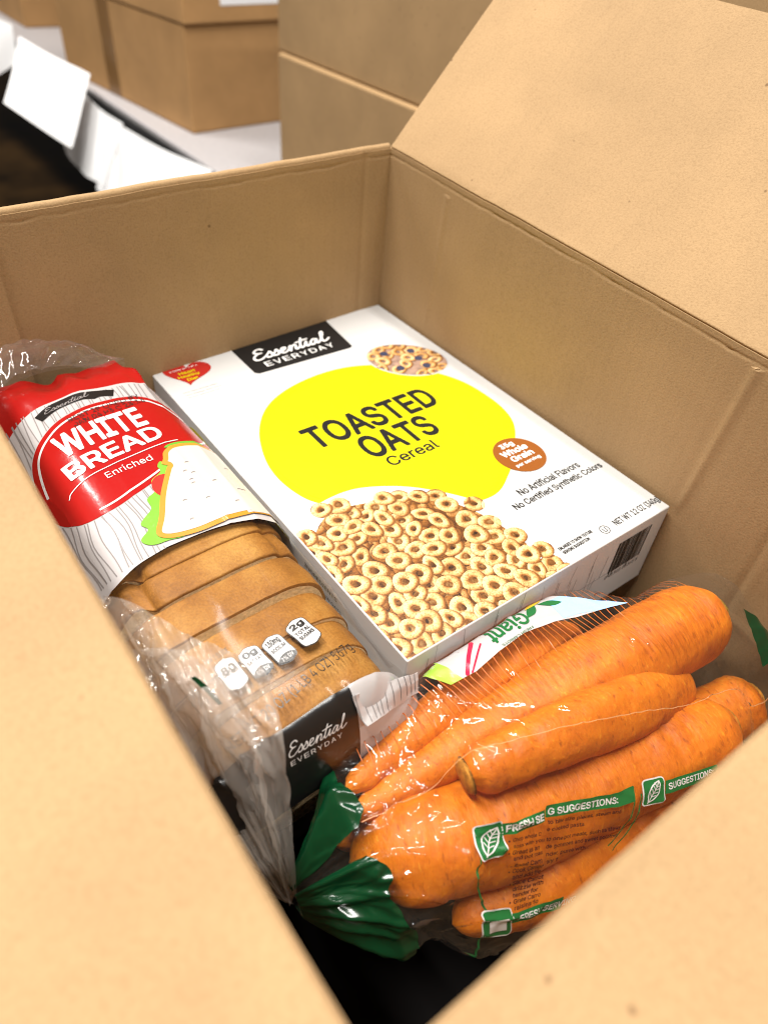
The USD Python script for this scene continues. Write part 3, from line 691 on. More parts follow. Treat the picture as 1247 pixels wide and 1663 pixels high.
# the near end: black band on the left, white on the right
f = m_end.faces; cx_ = m_end.triangles_center[:, 0]
for nm, sel, mt in (('black_band', cx_ < -.0335, FILM_BLACK), ('white_end', cx_ >= -.0335, FILM_WHITE)):
    mm = trimesh.intersections.slice_mesh_plane(m_end, [-1 if nm == 'black_band' else 1, 0, 0], [-.0335, 0, 0])
    bag.part(nm, mm, mt, smooth=True)
surf = trimesh.util.concatenate([m_end, m_clear, m_white, m_red])
def on_bag(name, poly, mat, layer=1, maxedge=.0035):
    maxedge = min(maxedge, .0018)
    m = decal(poly, surf, (0, 0, 0), EX, EY, .00004 + .00017 * layer, maxedge)
    if len(m.faces): bag.part(name, m, mat, smooth=True)
def rotp(poly, deg, at): return affinity.rotate(poly, deg, origin=at)
oval = Polygon(spline([(-.0985, .186), (-.092, .200), (-.077, .2105), (-.0584, .2155), (-.038, .2150), (-.0225, .2085), (-.0115, .195), (-.0065, .179), (-.0110, .166), (-.0265, .1565), (-.0506, .1455), (-.0757, .1376), (-.093, .142), (-.1005, .160)], 10, closed=True))
on_bag('red_label', oval, FILM_RED, 1, .003)
rim = oval.buffer(-.0030).difference(oval.buffer(-.0042))
rim = rim.difference(Polygon([(-.12, .150), (-.12, .175), (-.088, .165), (-.080, .14), (-.09, .13)]))
on_bag('label_outline', rim, FILM_INK_WHITE, 2, .003)
on_bag('label_words', rotp(unary_union([T('WHITE', -.0820, .1834, .0478, .0172, bold=.05)]), 4.5, (-.0815, .1804)), FILM_INK_WHITE, 3)
on_bag('label_words', rotp(T('BREAD', -.0845, .1668, .0535, .0118, bold=.04), 7.5, (-.0845, .1661)), FILM_INK_WHITE, 3)
on_bag('label_words', rotp(T('Enriched', -.0695, .1578, .0248, .0046), 4.5, (-.0695, .1600)), FILM_INK_WHITE, 3)
on_bag('label_arc', LineString(spline([(-.0895, .1575), (-.0868, .1605), (-.0750, .1645), (-.0602, .1664), (-.043, .1685), (-.0269, .1700)], 8)).buffer(.00028), FILM_INK_WHITE, 3)
def dots(text, x, y, w, h, deg):
    p = rotp(T(text, x, y, w, h), deg, (x, y)); a, b, c, d = p.bounds; g = .00062
    q = [Point(u, v).buffer(.00030, 4) for u in np.arange(a, c, g) for v in np.arange(b, d, g)]
    return unary_union([k for k in q if p.buffer(.00008).contains(Point(k.centroid))])
on_bag('date_stamp', unary_union([dots('BEST IF USED BY', -.0705, .2068, .041, .0036, 6), dots('JAN 04 P3 C 23:16', -.0690, .2022, .041, .0034, 7)]), FILM_INK_BLACK, 3, .004)
on_bag('lettuce', Polygon(spline([(-.0415, .1560), (-.0450, .1545), (-.0455, .150), (-.0520, .146), (-.0530, .139), (-.0590, .135), (-.0600, .128), (-.0680, .122), (-.0665, .117), (-.0720, .1125), (-.0690, .1075), (-.0610, .1060), (-.05, .108), (-.04, .14)], 5, closed=True)), plain('lettuce_ink', (.15, .34, .03), .25), 3)
on_bag('lettuce', Polygon(spline([(-.036, .1655), (-.030, .1680), (-.020, .1675), (-.015, .1655), (-.022, .164)], 5, closed=True)), plain('lettuce_ink_dark', (.10, .32, .03), .25), 3)
on_bag('tomato', affinity.scale(Point(-.0470, .1395).buffer(1, 24), .0068, .0085), plain('tomato_ink', (.55, .02, .012), .25), 4)
slice_poly = Polygon(spline([(-.0405, .1575), (-.0375, .1630), (-.0300, .1660), (-.0180, .1645), (-.008, .158), (-.0035, .145), (-.0018, .125), (-.0016, .1035), (-.012, .1038), (-.03, .1045), (-.046, .1040), (-.0600, .1065), (-.0645, .1120), (-.0590, .1215), (-.0515, .1360), (-.0425, .1495), (-.0405, .1520), (-.0425, .1545)], 6, closed=True))
on_bag('sandwich_crust', slice_poly, plain('crust_ink', (.48, .21, .025), .25), 5)
on_bag('sandwich_slice', slice_poly.buffer(-.0027).union(slice_poly.buffer(-.0008).intersection(sbox(-.02, .104, .01, .16))).intersection(slice_poly.buffer(-.0006)), plain('slice_ink', (.50, .44, .39), .25, bump=.12, scale=55), 6)
holes = unary_union([affinity.scale(Point(a, b).buffer(.0008, 8), 1.4, .8).difference(affinity.scale(Point(a + .0001, b - .0006).buffer(.0008, 8), 1.4, .8)) for a, b in zip(rng.uniform(-.052, -.012, 15), rng.uniform(.108, .157, 15))])
on_bag('slice_holes', holes.intersection(slice_poly.buffer(-.004)), FILM_LINE, 7)
tagl = spline([(-.083, .2185), (-.072, .2230), (-.058, .2245), (-.047, .2230), (-.041, .2205)], 8)
on_bag('brand_tag', LineString(tagl).buffer(.0030, cap_style='flat').union(Polygon([(-.060, .2225), (-.052, .2195), (-.045, .2215), (-.05, .225)])), FILM_BLACK, 2)
on_bag('brand_script', affinity.rotate(essential(-.0790, .2195, .026, .0040, .06), 8, origin=(-.079, .2195)), FILM_LINE, 3)
blank = unary_union([oval.buffer(.0005), slice_poly.buffer(.004), sbox(-.2, .0, .1, .1025)])
for k in range(44):      # the printed wood grain of the white film
    x = -.110 + k * .0025 + rng.normal(0, .0003); ph_, am = rng.uniform(0, 6), rng.uniform(.0004, .0018)
    yy = np.linspace(.098, .226, 30)
    ln = LineString(np.c_[x + am * np.sin(yy * 60 + ph_) + .002 * np.exp(-((yy - .125) / .012) ** 2) * np.sign(x + .085), yy]).buffer(.00028, 2).difference(blank)
    for g_ in getattr(ln, 'geoms', [ln]):
        if g_.area > 1e-6: on_bag('wood_line', g_, FILM_LINE, 1, .006)

def badge(cx, cy, w, h, deg, big, small, dv, per):
    f = Polygon(spline([(-w / 2, h * .36), (-w * .25, h * .46), (0, h * .5), (w * .25, h * .46), (w / 2, h * .36), (w / 2, 0), (w / 2, -h * .36), (w * .25, -h * .46), (0, -h * .5), (-w * .25, -h * .46), (-w / 2, -h * .36), (-w / 2, 0)], 5, closed=True))
    at = lambda p: affinity.translate(rotp(p, deg, (0, 0)), cx, cy)
    on_bag('badge_frame', at(f.buffer(.00045)), FILM_INK_BLACK, 1)
    on_bag('badge', at(f), FILM_INK_WHITE, 2)
    words = [T(big, -w * .38, h * (.14 if len(small) > 1 or dv else .02), w * .76, h * .27, bold=.08)]
    for i, t in enumerate(small): words.append(T(t, -w * .42, h * (-.03 - .175 * i), w * .84, h * .135, bold=.06))
    on_bag('badge_words', at(unary_union(words)), FILM_INK_BLACK, 3)
    if dv:
        on_bag('badge_foot', at(f.intersection(affinity.scale(Point(0, -h * .5).buffer(1, 24), w * .62, h * .30))), FILM_INK_BLACK, 3)
        on_bag('badge_words', at(T(dv, -w * .34, -h * .42, w * .68, h * .13)), FILM_INK_WHITE, 4)
badge(-.0700, .0292, .0085, .0150, 4, '80', ['CALORIES'], None, 0)
badge(-.0590, .0288, .0088, .0150, 7, '0g', ['SAT FAT'], '0% DV', 0)
badge(-.0478, .0288, .0088, .0148, 11, '150mg', ['SODIUM'], '7% DV', 0)
badge(-.0345, .0310, .0098, .0145, 14, '2g', ['TOTAL', 'SUGARS'], None, 0)
on_bag('serving_line', rotp(T('PER 1 SLICE', -.0765, .0378, .0105, .0026, bold=.02), 4, (-.0765, .0378)), FILM_INK_BLACK, 2)
on_bag('net_weight', rotp(T('NET WT 20 OZ (1 LB 4 OZ) 567g', -.0860, .0035, .0665, .0068), 11, (-.0625, .0060)), FILM_INK_BLACK, 2)
# brand on the near end
n_end = np.array([0, .55, .8352])
def on_end(name, poly, mat, layer=1):
    m = decal(poly, surf, (0, -.009, 0), EX, n_end, .0003 * layer, .0016)
    if len(m.faces): bag.part(name, m, mat, smooth=True)
on_end('brand_script', rotp(essential(-.0660, -.0020, .0270, .0068, .05), 0, (-.064, 0)), FILM_INK_WHITE)
on_end('brand_caps', rotp(unary_union([T(ch, -.0660 + i * .0031, -.0062, .0022, .0024) for i, ch in enumerate('EVERYDAY')]), 0, (-.064, -.003)), FILM_INK_WHITE)
# folded corner of the bag's end
ear = sheet_of_paper([(-.0345, -.0060, .0095), (.0010, -.0050, -.0010), (.0000, -.0105, -.0105), (-.0330, -.0155, -.0010)], 26, .0022, .0004)
ear.vertices[:, 2] += (meshkit.fbm(ear.vertices * 95, 3, 8) - .5) * .006
bag.part('end_fold', ear, FILM_WHITE, smooth=40)
el = unary_union([LineString(spline([(-.034 + .0032 * k, -.022), (-.0335 + .0032 * k + .0012 * math.sin(k), -.012), (-.033 + .0033 * k, -.003)], 6)).buffer(.00022) for k in range(11)])
bag.part('end_fold_lines', decal(el, ear, (0, 0, 0), EX, EY, .0003, .0015), FILM_LINE, smooth=True)
# the open end: clear ruffled film lying back over the red gather
def tail_sheet(rows, n=70, m=46, amp=.004, seed=1, freq=(26, 8)):
    rows = [spline(r, max(2, n // (len(r) - 1) + 1))[:n] for r in rows]
    k = min(len(r) for r in rows); rows = np.array([r[:k] for r in rows])
    P = np.array([spline(rows[:, j], max(2, m // (len(rows) - 1))) for j in range(k)])
    N = grid_normals(P)
    s, t = np.meshgrid(np.linspace(0, 1, P.shape[0]), np.linspace(0, 1, P.shape[1]), indexing='ij')
    w = (meshkit.fbm(np.stack([s * freq[0] * .35, t * freq[1] * .4, s * 0 + seed], -1), 3, seed) - .5) * 2
    cr = (1 - np.abs(meshkit.noise(np.stack([s * freq[0] * .5 + t * 3, t * freq[1] * .6, s * 0], -1), seed + 4) - .5) * 2) ** 3
    cr = cr + .35 * np.exp(-crease_field(s + .05 * w, t + .05 * w, 90, seed, 1.0, .6) / .15)
    return grid(P + N * ((w + cr * .7) * amp * (.35 + .65 * t))[..., None])
ts = tail_sheet([[(-.107, .250, .022), (-.080, .253, .033), (-.050, .254, .031), (-.022, .250, .018)],
                 [(-.114, .254, .036), (-.085, .258, .047), (-.050, .259, .043), (-.018, .253, .024)],
                 [(-.116, .246, .046), (-.088, .250, .056), (-.052, .254, .049), (-.020, .249, .028)],
                 [(-.114, .226, .038), (-.092, .230, .049), (-.066, .238, .046), (-.032, .244, .031)]], amp=.0035, seed=5)
bag.part('open_end', ts, film('clear_loose_film', 0.09, milkc=(.5, .46, .43), refl=.4, bump=.3, scale=35, facet=.8), smooth=True)

# ------------------------------------------------------------------ carrots
CARROT = usdkit.material(stage, LK + 'carrot_skin', {
    'g': ('geometry', {}), 'n1': ('noise_texture', {'scale': 55.0, 'detail': 6.0, 'roughness': 0.7}),
    'r1': ('rgb_ramp', {'ramp': [(0.25, (0.32, 0.060, 0.001)), (0.42, (0.52, 0.122, 0.002)), (0.60, (0.62, 0.165, 0.004)), (0.78, (0.72, 0.26, 0.020))]}),
    'a': ('attribute', {'attribute': 'suv'}), 'mp': ('mapping', {'scale': (420.0, 9.0, 1.0)}), 'n2': ('noise_texture', {'scale': 1.0, 'detail': 3.0, 'roughness': 0.6}),
    'r2': ('rgb_ramp', {'ramp': [(0.28, (0.42, 0.30, 0.2)), (0.42, (1, 1, 1)), (0.60, (1.0, 1.0, 1.0)), (0.74, (1.25, 1.9, 5.0))]}), 'x': ('mix_color', {'blend_type': 'multiply', 'fac': 0.75}),
    'n3': ('noise_texture', {'scale': 180.0, 'detail': 2.0}), 'ad': ('math', {'math_type': 'add'}),
    'b': ('bump', {'strength': 0.55, 'distance': 0.0009}), 'p': ('principled_bsdf', {'roughness': 0.55, 'specular_ior_level': 0.35, 'subsurface_weight': 0.15, 'subsurface_radius': (0.004, 0.0015, 0.0005), 'subsurface_scale': 0.5})},
    [('g.position', 'n1.vector'), ('n1.fac', 'r1.fac'), ('a.vector', 'mp.vector'), ('mp.vector', 'n2.vector'), ('n2.fac', 'r2.fac'), ('r1.color', 'x.a'), ('r2.color', 'x.b'), ('x.result', 'p.base_color'),
     ('g.position', 'n3.vector'), ('n3.fac', 'ad.value1'), ('n2.fac', 'ad.value2'), ('ad.value', 'b.height'), ('b.normal', 'p.normal')], surface='p.BSDF')
CROWN = plain('carrot_crown', (0.40, 0.25, 0.03), 0.7, 0.2, bump=.6, scale=300, vary=.5)
TIPC = plain('carrot_tip', (0.42, 0.17, 0.02), 0.7, 0.2, bump=.5, scale=300, vary=.4)
ALL_C = []
def carrot(label, pts, radii, seed, crown=True, tip_len=1.0, tip_blunt=.5):
    path = spline(pts, 24); k = len(path)
    rad = np.interp(np.linspace(0, 1, k), np.linspace(0, 1, len(radii)), radii); rad = gaussian_filter1d(rad, 4, mode='nearest')
    # rounded shoulder and tip
    d = np.r_[0, np.cumsum(np.linalg.norm(np.diff(path, axis=0), axis=1))]
    sh = np.clip(d / (rad[0] * .75), 0, 1); tp = np.clip((d[-1] - d) / (rad[-1] * (1.1 + tip_blunt)), 0, 1)
    rad = rad * np.sqrt(1 - (1 - sh) ** 2) ** .8 * np.sqrt(1 - (1 - tp) ** 2)
    rad = np.maximum(rad, .0012)
    n = 44
    t = np.gradient(path, axis=0); t /= np.linalg.norm(t, axis=1, keepdims=True)
    a = np.cross(t, [0, 0, 1.]); a /= np.linalg.norm(a, axis=1, keepdims=True); b = np.cross(a, t)
    ph = np.linspace(0, 2 * np.pi, n, endpoint=False)
    dirs = np.cos(ph)[None, :, None] * a[:, None] + np.sin(ph)[None, :, None] * b[:, None]
    nz = meshkit.fbm(np.stack(np.broadcast_arrays(d[:, None] * 45, np.cos(ph)[None] * 1.2 + seed, np.sin(ph)[None] * 1.2), -1), 4, seed) - .5
    rg = meshkit.noise(np.stack(np.broadcast_arrays(d[:, None] * 170, np.cos(ph)[None] * .7, np.sin(ph)[None] * .7 + seed), -1), seed + 3)
    lump = meshkit.fbm(np.stack(np.broadcast_arrays(d[:, None] * 16, np.cos(ph)[None] * .8 + seed * 3, np.sin(ph)[None] * .8), -1), 2, seed + 9) - .5
    R = rad[:, None] * (1 + .17 * nz + .22 * lump) - .0011 * np.clip((rg - .62) * 5, 0, 1)
    P = path[:, None] + dirs * R[..., None]
    V = np.vstack([P.reshape(-1, 3), path[0] - t[0] * .001, path[-1] + t[-1] * .0008]); F = list(quads(grid_faces(k, n, True))); e = (k - 1) * n
    for j in range(n): F += [[k * n, (j + 1) % n, j], [k * n + 1, e + j, e + (j + 1) % n]]
    m = trimesh.Trimesh(V, np.array(F), process=False); trimesh.repair.fix_normals(m)
    suv = np.vstack([np.stack(np.broadcast_arrays(d[:, None], np.abs(ph - np.pi)[None] / np.pi), -1).reshape(-1, 2), [[0, 0]], [[d[-1], 0]]])
    cen = path.mean(0)
    th = Thing('carrot', label, 'carrot', (cen[0], cen[1], cen[2] - rad.max()))
    body = th.part('root', m, CARROT, smooth=True, uv=suv)
    if crown:
        c = tube([path[0] + t[0] * .003, path[0] - t[0] * .002, path[0] - t[0] * .006], [radii[0] * .58, radii[0] * .46, radii[0] * .30], 14)
        c.vertices += (meshkit.fbm(c.vertices * 500, 2, seed) - .5)[:, None] * .002
        th.part('crown', c, CROWN, smooth=True)
    else:
        c = tube([path[0] + t[0] * .0012, path[0] - t[0] * .0008], [radii[0] * .55, radii[0] * .50], 18)
        th.part('cut_end', c, TIPC, smooth=30)
    q = path[-1]; tt = t[-1]
    if not tip_blunt > .3: th.part('root_tip', tube([q - tt * .0015, q + tt * .0004, q + tt * .0010], [radii[-1] * .80, radii[-1] * .66, radii[-1] * .35], 20), TIPC, smooth=True)
    ALL_C.append(P.reshape(-1, 3))
carrot('large carrot under the printed stripes, its yellowish crown at the carton wall', [(.1715, -.0540, -.0270), (.12, -.0470, -.028), (.0700, -.0410, -.029), (.02, -.0340, -.034), (-.049, -.0300, -.038)], [.0210, .0220, .0192, .0140, .0050], 1)
carrot('carrot behind the striped one, beneath the white bag label', [(.108, -.0170, -.045), (.07, -.0150, -.030), (.02, -.0150, -.029), (-.046, -.0215, -.031)], [.0115, .0120, .0115, .0050], 2)
carrot('slim topmost carrot with a blunt tip pointing down to the left', [(.132, -.0680, -.046), (.088, -.0640, -.028), (.0430, -.0590, -.0185), (.012, -.0530, -.0180), (-.006, -.0490, -.0195)], [.0150, .0155, .0135, .0115, .0105], 3, crown=False, tip_blunt=.1)
carrot('thickest carrot, nearest the front flap, lying under the slim one', [(.1385, -.0955, -.050), (.09, -.0850, -.051), (.04, -.0730, -.052), (.0, -.0625, -.052), (-.035, -.0490, -.052), (-.056, -.0400, -.053)], [.0175, .0215, .0225, .0240, .0235, .0200], 4, crown=False)
carrot('carrot at the right end behind the thickest one, its top by the carton wall', [(.176, -.0930, -.062), (.12, -.0790, -.068), (.06, -.060, -.074), (.0, -.050, -.082)], [.0165, .0175, .0165, .013], 5, crown=False)
carrot('lowest carrot behind the small print panel, tip to the left', [(.13, -.106, -.082), (.07, -.097, -.080), (.02, -.090, -.078), (-.028, -.0800, -.077)], [.0170, .0185, .0170, .0090], 6, crown=False)
carrot('small carrot low at the left end of the bag, beside the bread bag', [(.05, -.036, -.072), (.0, -.028, -.066), (-.03, -.0290, -.061), (-.056, -.0300, -.056)], [.0135, .0135, .0115, .0055], 7)

# ------------------------------------------------------------------ carrot bag: taut film over the carrots
cbag = Thing('carrot_bag', 'clear printed carrot bag with green twisted end and white label, lying below the cereal box', 'plastic bag', (0.04, -0.06, -0.10))
LAB_T = spline([(.004, -.0035, -.0165), (.0133, -.003, -.0135), (.0397, -.003, -.0100), (.0732, -.003, -.0105), (.0971, -.004, -.0150), (.118, -.010, -.025)], 16)
LAB_B = spline([(.006, -.0145, -.0260), (.0180, -.0145, -.0235), (.0422, -.014, -.0140), (.0627, -.014, -.0124), (.088, -.020, -.0110), (.116, -.030, -.0090)], 16)
CP = np.vstack(ALL_C + [LAB_T, LAB_B, [(-.050, -.0240, -.018), (-.0575, -.0250, -.022), (-.052, -.078, -.072), (.178, -.050, -.022), (.178, -.062, -.019), (.178, -.075, -.021), (.178, -.100, -.040)]])     # the label's stiff strip holds the film up beside the cereal box
XS = np.concatenate([np.linspace(-.083, -.060, 22)[:-1], np.linspace(-.060, .178, 200)[:-1], np.linspace(.178, .1925, 14)])
NB = 260
PB = np.linspace(0, 2 * np.pi, NB, endpoint=False)          # 0 = towards the cereal box, 90 deg = up, 180 = towards the front wall
def axis_pt(x): return np.array([np.interp(x, [-.083, -.03, .05, .19], [-.037, -.045, -.058, -.072]), np.interp(x, [-.083, -.03, .19], [-.056, -.056, -.056])])
Rr = np.zeros((len(XS), NB)); AX = np.array([axis_pt(x) for x in XS])
for i, x in enumerate(XS):
    xx = np.clip(x, -.056, .174)
    q = CP[np.abs(CP[:, 0] - xx) < .010][:, 1:]
    hull = shapely.MultiPoint(np.vstack([q, [AX[i]]])).convex_hull.buffer(.0016)
    for j, p_ in enumerate(PB):
        d_ = np.array([-math.cos(p_), math.sin(p_)]) * np.array([-1, 1])
        ln = LineString([AX[i], AX[i] + d_ * .2]).intersection(hull)
        Rr[i, j] = ln.length
Rr = np.pad(Rr, ((0, 0), (6, 6)), mode='wrap'); Rr = gaussian_filter(Rr, (4.0, 2.0), mode='nearest')[:, 6:-6]
dirB = np.stack([np.zeros(NB), np.cos(PB), np.sin(PB)], -1)
env = np.ones(len(XS)); lf = XS < -.056
kk = np.clip((-.056 - XS) / .027, 0, 1)
PBAG = np.zeros((len(XS), NB, 3))
for i, x in enumerate(XS):
    r = Rr[i].copy()
    k = kk[i]
    pleat = np.abs(np.sin(PB * 7 + 1.3 * np.sin(PB * 2))) 
    if k > 0: r = (r * (1 - k ** 1.2) + .0055 * k ** 1.2) * (1 - .22 * pleat * math.sin(min(k, .93) * np.pi) ** .8)
    c2 = AX[i].copy()
    P = np.stack([np.full(NB, x), c2[0] + np.cos(PB) * r, c2[1] + np.sin(PB) * r], -1)
    if x > .178:      # right end: flattens into the welded seam against the wall
        k2 = np.clip((x - .178) / .0140, 0, 1) ** 1.3
        P[:, 2] = -.038 + (P[:, 2] + .038) * (1 - .96 * k2) - .25 * (P[:, 1] + .05) * 0
        P[:, 1] = -.075 + (P[:, 1] + .075) * (1 - .10 * k2)
    w = meshkit.fbm(np.stack([P[:, 0] * 60, P[:, 1] * 60, P[:, 2] * 60], -1), 3, 31) - .5
    cr = (1 - np.abs(meshkit.noise(np.stack([P[:, 0] * 38 + P[:, 1] * 30, P[:, 1] * 55, P[:, 2] * 50], -1), 12) - .5) * 2) ** 5
    amp = .0009 + .0015 * np.exp(-((x + .03) / .035) ** 2)
    PBAG[i] = P + dirB * ((w * 2 + cr * .9) * amp)[:, None]
# crisp creases of the film: ridges between random facets, strongest at the gathered left half
UU, VV = np.meshgrid(XS, PB * .036, indexing='ij')
WW = np.stack([UU * 25, VV * 25, UU * 0], -1)
uw = UU + .010 * (meshkit.fbm(WW, 2, 3) - .5); vw = VV + .010 * (meshkit.fbm(WW, 2, 4) - .5)
CR = np.exp(-crease_field(uw, vw, 170, 5, .5, 1.0) / .14) + .5 * np.exp(-crease_field(uw, vw, 700, 6, .7, 1.0) / .2)
AMPX = .0010 + .0024 * np.exp(-((XS + .038) / .036) ** 2)
PBAG = PBAG + dirB[None] * (gaussian_filter(CR, .6) * AMPX[:, None])[..., None]
PBAG[..., 0] = np.minimum(PBAG[..., 0], .1925); PBAG[..., 1] = np.clip(PBAG[..., 1], -.1185, -.0012)
cm = grid(PBAG, wrap=True)
trimesh.repair.fix_normals(cm)
if cm.volume < 0: cm.invert()
cbag.part('clear_film', cm, CLEAR, smooth=True)
csurf = cm
def frame(n, ex):
    n = np.asarray(n, float); n /= np.linalg.norm(n); ex = np.asarray(ex, float); ex = ex - n * (ex @ n); ex /= np.linalg.norm(ex)
    return ex, np.cross(n, ex)
def on_cbag(name, poly, mat, o, n, ex, layer=1, maxedge=.003, label=None):
    a, b = frame(n, ex); m = decal(poly, csurf, o, a, b, .00025 + .0002 * layer, min(maxedge, .0016))
    if len(m.faces): cbag.part(name, m, mat, smooth=True, label=label)
# green print at the gathered end and at the welded end
def green_zone(name, x_hi, p0, p1, ragged, seed):
    cols = [j for j in range(NB) if p0 <= math.degrees(PB[j]) <= p1]
    P = []
    for a in np.linspace(0, 1, 40):
        row = []
        for j in cols:
            xe = x_hi(math.degrees(PB[j])) + ragged * math.sin(math.degrees(PB[j]) * .21 + seed)
            x = XS[0] + .0005 + (xe - XS[0]) * a
            row.append([np.interp(x, XS, PBAG[:, j, c]) if c else x for c in range(3)])
        P.append(row)
    P = np.array(P); N = grid_normals(P)
    ctr = np.stack([np.broadcast_to(0, P.shape[:2]), P[..., 1] - np.interp(P[..., 0], XS, AX[:, 0]), P[..., 2] - np.interp(P[..., 0], XS, AX[:, 1])], -1)
    if (N * ctr).sum(-1).mean() < 0: N = -N
    cbag.part(name, grid(P + N * .0004), FILM_GREEN, smooth=True)
green_zone('green_print', lambda a: -.0475 + .005 * np.sin(a * .07) - .0002 * abs(a - 165), 104, 258, .0012, 1)
green_zone('green_print', lambda a: -.0500 - .010 * np.clip((a - 80) / 20, 0, 1), 28, 88, .0015, 4)
STR_N, STR_X = (0, .25, .97), (1, 0, 0)
fa, fb = frame(STR_N, STR_X)
def plan(x, y): return (x, y / fb[1])
stripes = []
for k in range(52):
    x = -.034 + k * .0037
    ye = -.024 - .215 * (x + .01) - .004 * math.sin(x * 60)
    yy = np.linspace(-.0045, max(ye, -.072), 14)
    stripes.append(LineString([plan(x + .0022 * math.sin(v * 90 + k * .35) + .10 * (v + .004), v) for v in yy]).buffer(.00020, 2))
on_cbag('stripe_print', unary_union(stripes), STRIPE_INK, (0, 0, 0), STR_N, STR_X, 1, .004)
seam = LineString([plan(*q) for q in spline([(-.0515, -.0319), (-.0164, -.0395), (.0212, -.0526), (.0666, -.0651), (.143, -.0797), (.165, -.0835)], 6)]).buffer(.00012, 2)
on_cbag('film_seam', seam, SEAM_INK, (0, 0, 0), STR_N, STR_X, 2, .004)
# the white label strip, its writing upside down from here
LN = (0, -.30, .95); LX = (-1, 0, 0); la, lb = frame(LN, LX)
def L2(x, y): return (-x, -y / abs(lb[1]) * 1.0)
on_cbag('green_corner', Polygon([plan(*q) for q in [(.1700, -.0600), (.1900, -.0690), (.1890, -.0800), (.1675, -.0765)]]), FILM_GREEN, (0, 0, 0), STR_N, STR_X, 2)
on_cbag('green_corner', Polygon([plan(*q) for q in [(.1650, -.0915), (.1860, -.0905), (.1830, -.1040), (.1680, -.1010)]]), FILM_GREEN, (0, 0, 0), STR_N, STR_X, 2)
def lab(name, poly, mat, layer): on_cbag(name, poly, mat, (0, 0, 0), LN, LX, layer, .002)
strip = [(.0045, -.0040), (.0133, -.0032), (.0397, -.0032), (.0732, -.0035), (.090, -.0045), (.1185, -.0300), (.103, -.0255), (.090, -.0225), (.078, -.0185), (.060, -.0155), (.042, -.0165), (.026, -.0185), (.012, -.0175)]
strip_p = Polygon([L2(*q) for q in strip])
lab('white_label', strip_p, FILM_WHITE, 2)
lab('label_blue', Polygon([L2(*q) for q in [(.086, -.0080), (.096, -.0090), (.1185, -.0300), (.103, -.0255), (.092, -.0215), (.083, -.0195)]]).intersection(strip_p), plain('label_blue_ink', (.30, .50, .80), .25), 3)
lab('label_lime', Polygon([L2(*q) for q in [(.0045, -.004), (.0150, -.0032), (.0185, -.0185), (.012, -.0175)]]).intersection(strip_p), plain('label_lime_ink', (.28, .45, .05), .25), 3)
lab('label_swoosh', unary_union([LineString([L2(*q) for q in spline([(.0215, -.0175), (.0275, -.0120), (.0360, -.0062)], 8)]).buffer(.0009), LineString([L2(*q) for q in spline([(.0240, -.0180), (.0310, -.0135), (.0385, -.0090)], 8)]).buffer(.0004)]).intersection(strip_p), plain('label_red_ink', (.50, .015, .05), .25), 4)
gw = affinity.rotate(T('Giant', -.0700, .0052, .0255, .0085, slant=.15, bold=.03), 3, origin=(-.0572, .008))
lab('label_word', gw.intersection(strip_p), FILM_INK_GREEN, 4)
lab('label_word', unary_union([T('FRESH CARROTS', -.0660, .0168 - .0016, .020, .0013)]).intersection(strip_p), FILM_INK_GREEN, 4)
def leaf2(c, l, w, deg): return affinity.translate(affinity.rotate(Polygon([(l * (t - .5), w * math.sin(math.pi * t) * (1.2 - .6 * t)) for t in np.linspace(0, 1, 14)] + [(l * (t - .5), -w * math.sin(math.pi * t) * (1.2 - .6 * t)) for t in np.linspace(1, 0, 14)]), deg, origin=(0, 0)), *c)
lab('label_leaf', unary_union([leaf2(L2(.0735, -.0085), .011, .0022, 20), leaf2(L2(.0860, -.0095), .013, .0020, -25)]), FILM_INK_GREEN, 4)
lab('label_leaf_yellow', leaf2(L2(.0810, -.0050), .018, .0017, 8), plain('label_gold_ink', (.62, .40, .02), .25), 5)
# serving suggestions on the front of the bag
SO = (-.0047, -.0738, -.0235); SN = (.09977576, -.71838545, .68845272); SX = (.94039576, -.15799491, -.30115349)
def panel(name, poly, mat, layer=2, label=None): on_cbag(name, affinity.scale(poly, .001, .001, origin=(0, 0)), mat, SO, SN, SX, layer, .003, label)
def rrect(pts, r): return Polygon(pts).buffer(-r).buffer(r)
def leaf_icon(pts, c, deg, s=1.0):
    fr = rrect(pts, 1.2); panel('icon_frame', fr.buffer(.55), FILM_INK_WHITE, 2); panel('icon', fr, FILM_INK_GREEN, 3)
    lf = Polygon([(5.6 * s * (t - .5) * 2, 2.7 * s * math.sin(math.pi * t) ** .8) for t in np.linspace(0, 1, 16)] + [(5.6 * s * (t - .5) * 2, -2.7 * s * math.sin(math.pi * t) ** .8) for t in np.linspace(1, 0, 16)])
    g = [lf.exterior.buffer(.28), LineString([(-6.2 * s, 0), (5 * s, 0)]).buffer(.22)]
    for t in (-2.8, -1.0, .8, 2.4): g += [LineString([(t * s, 0), ((t + 1.5) * s, 1.9 * s)]).buffer(.16), LineString([(t * s, 0), ((t + 1.5) * s, -1.9 * s)]).buffer(.16)]
    panel('icon_leaf', affinity.translate(affinity.rotate(unary_union(g), deg, origin=(0, 0)), *c), FILM_INK_WHITE, 4)
panel('header_bar', Polygon([(-3, -2.6), (6, -2.4), (17, -.6), (17, 4.2), (6, 2.6), (-3, 2.4)]), FILM_INK_GREEN, 2)
panel('header_bar', rrect([(17.2, .6), (34, -.4), (54, -2.6), (62.5, -2.2), (62.8, 4.6), (54, 3.4), (34, 4.8), (17.2, 5.8)], .8), FILM_INK_GREEN, 2)
panel('header_words', affinity.rotate(T('FRESH SE', -.6, -1.5, 17.0, 3.1, bold=.05), 4.5, origin=(0, 0)), FILM_INK_WHITE, 3)
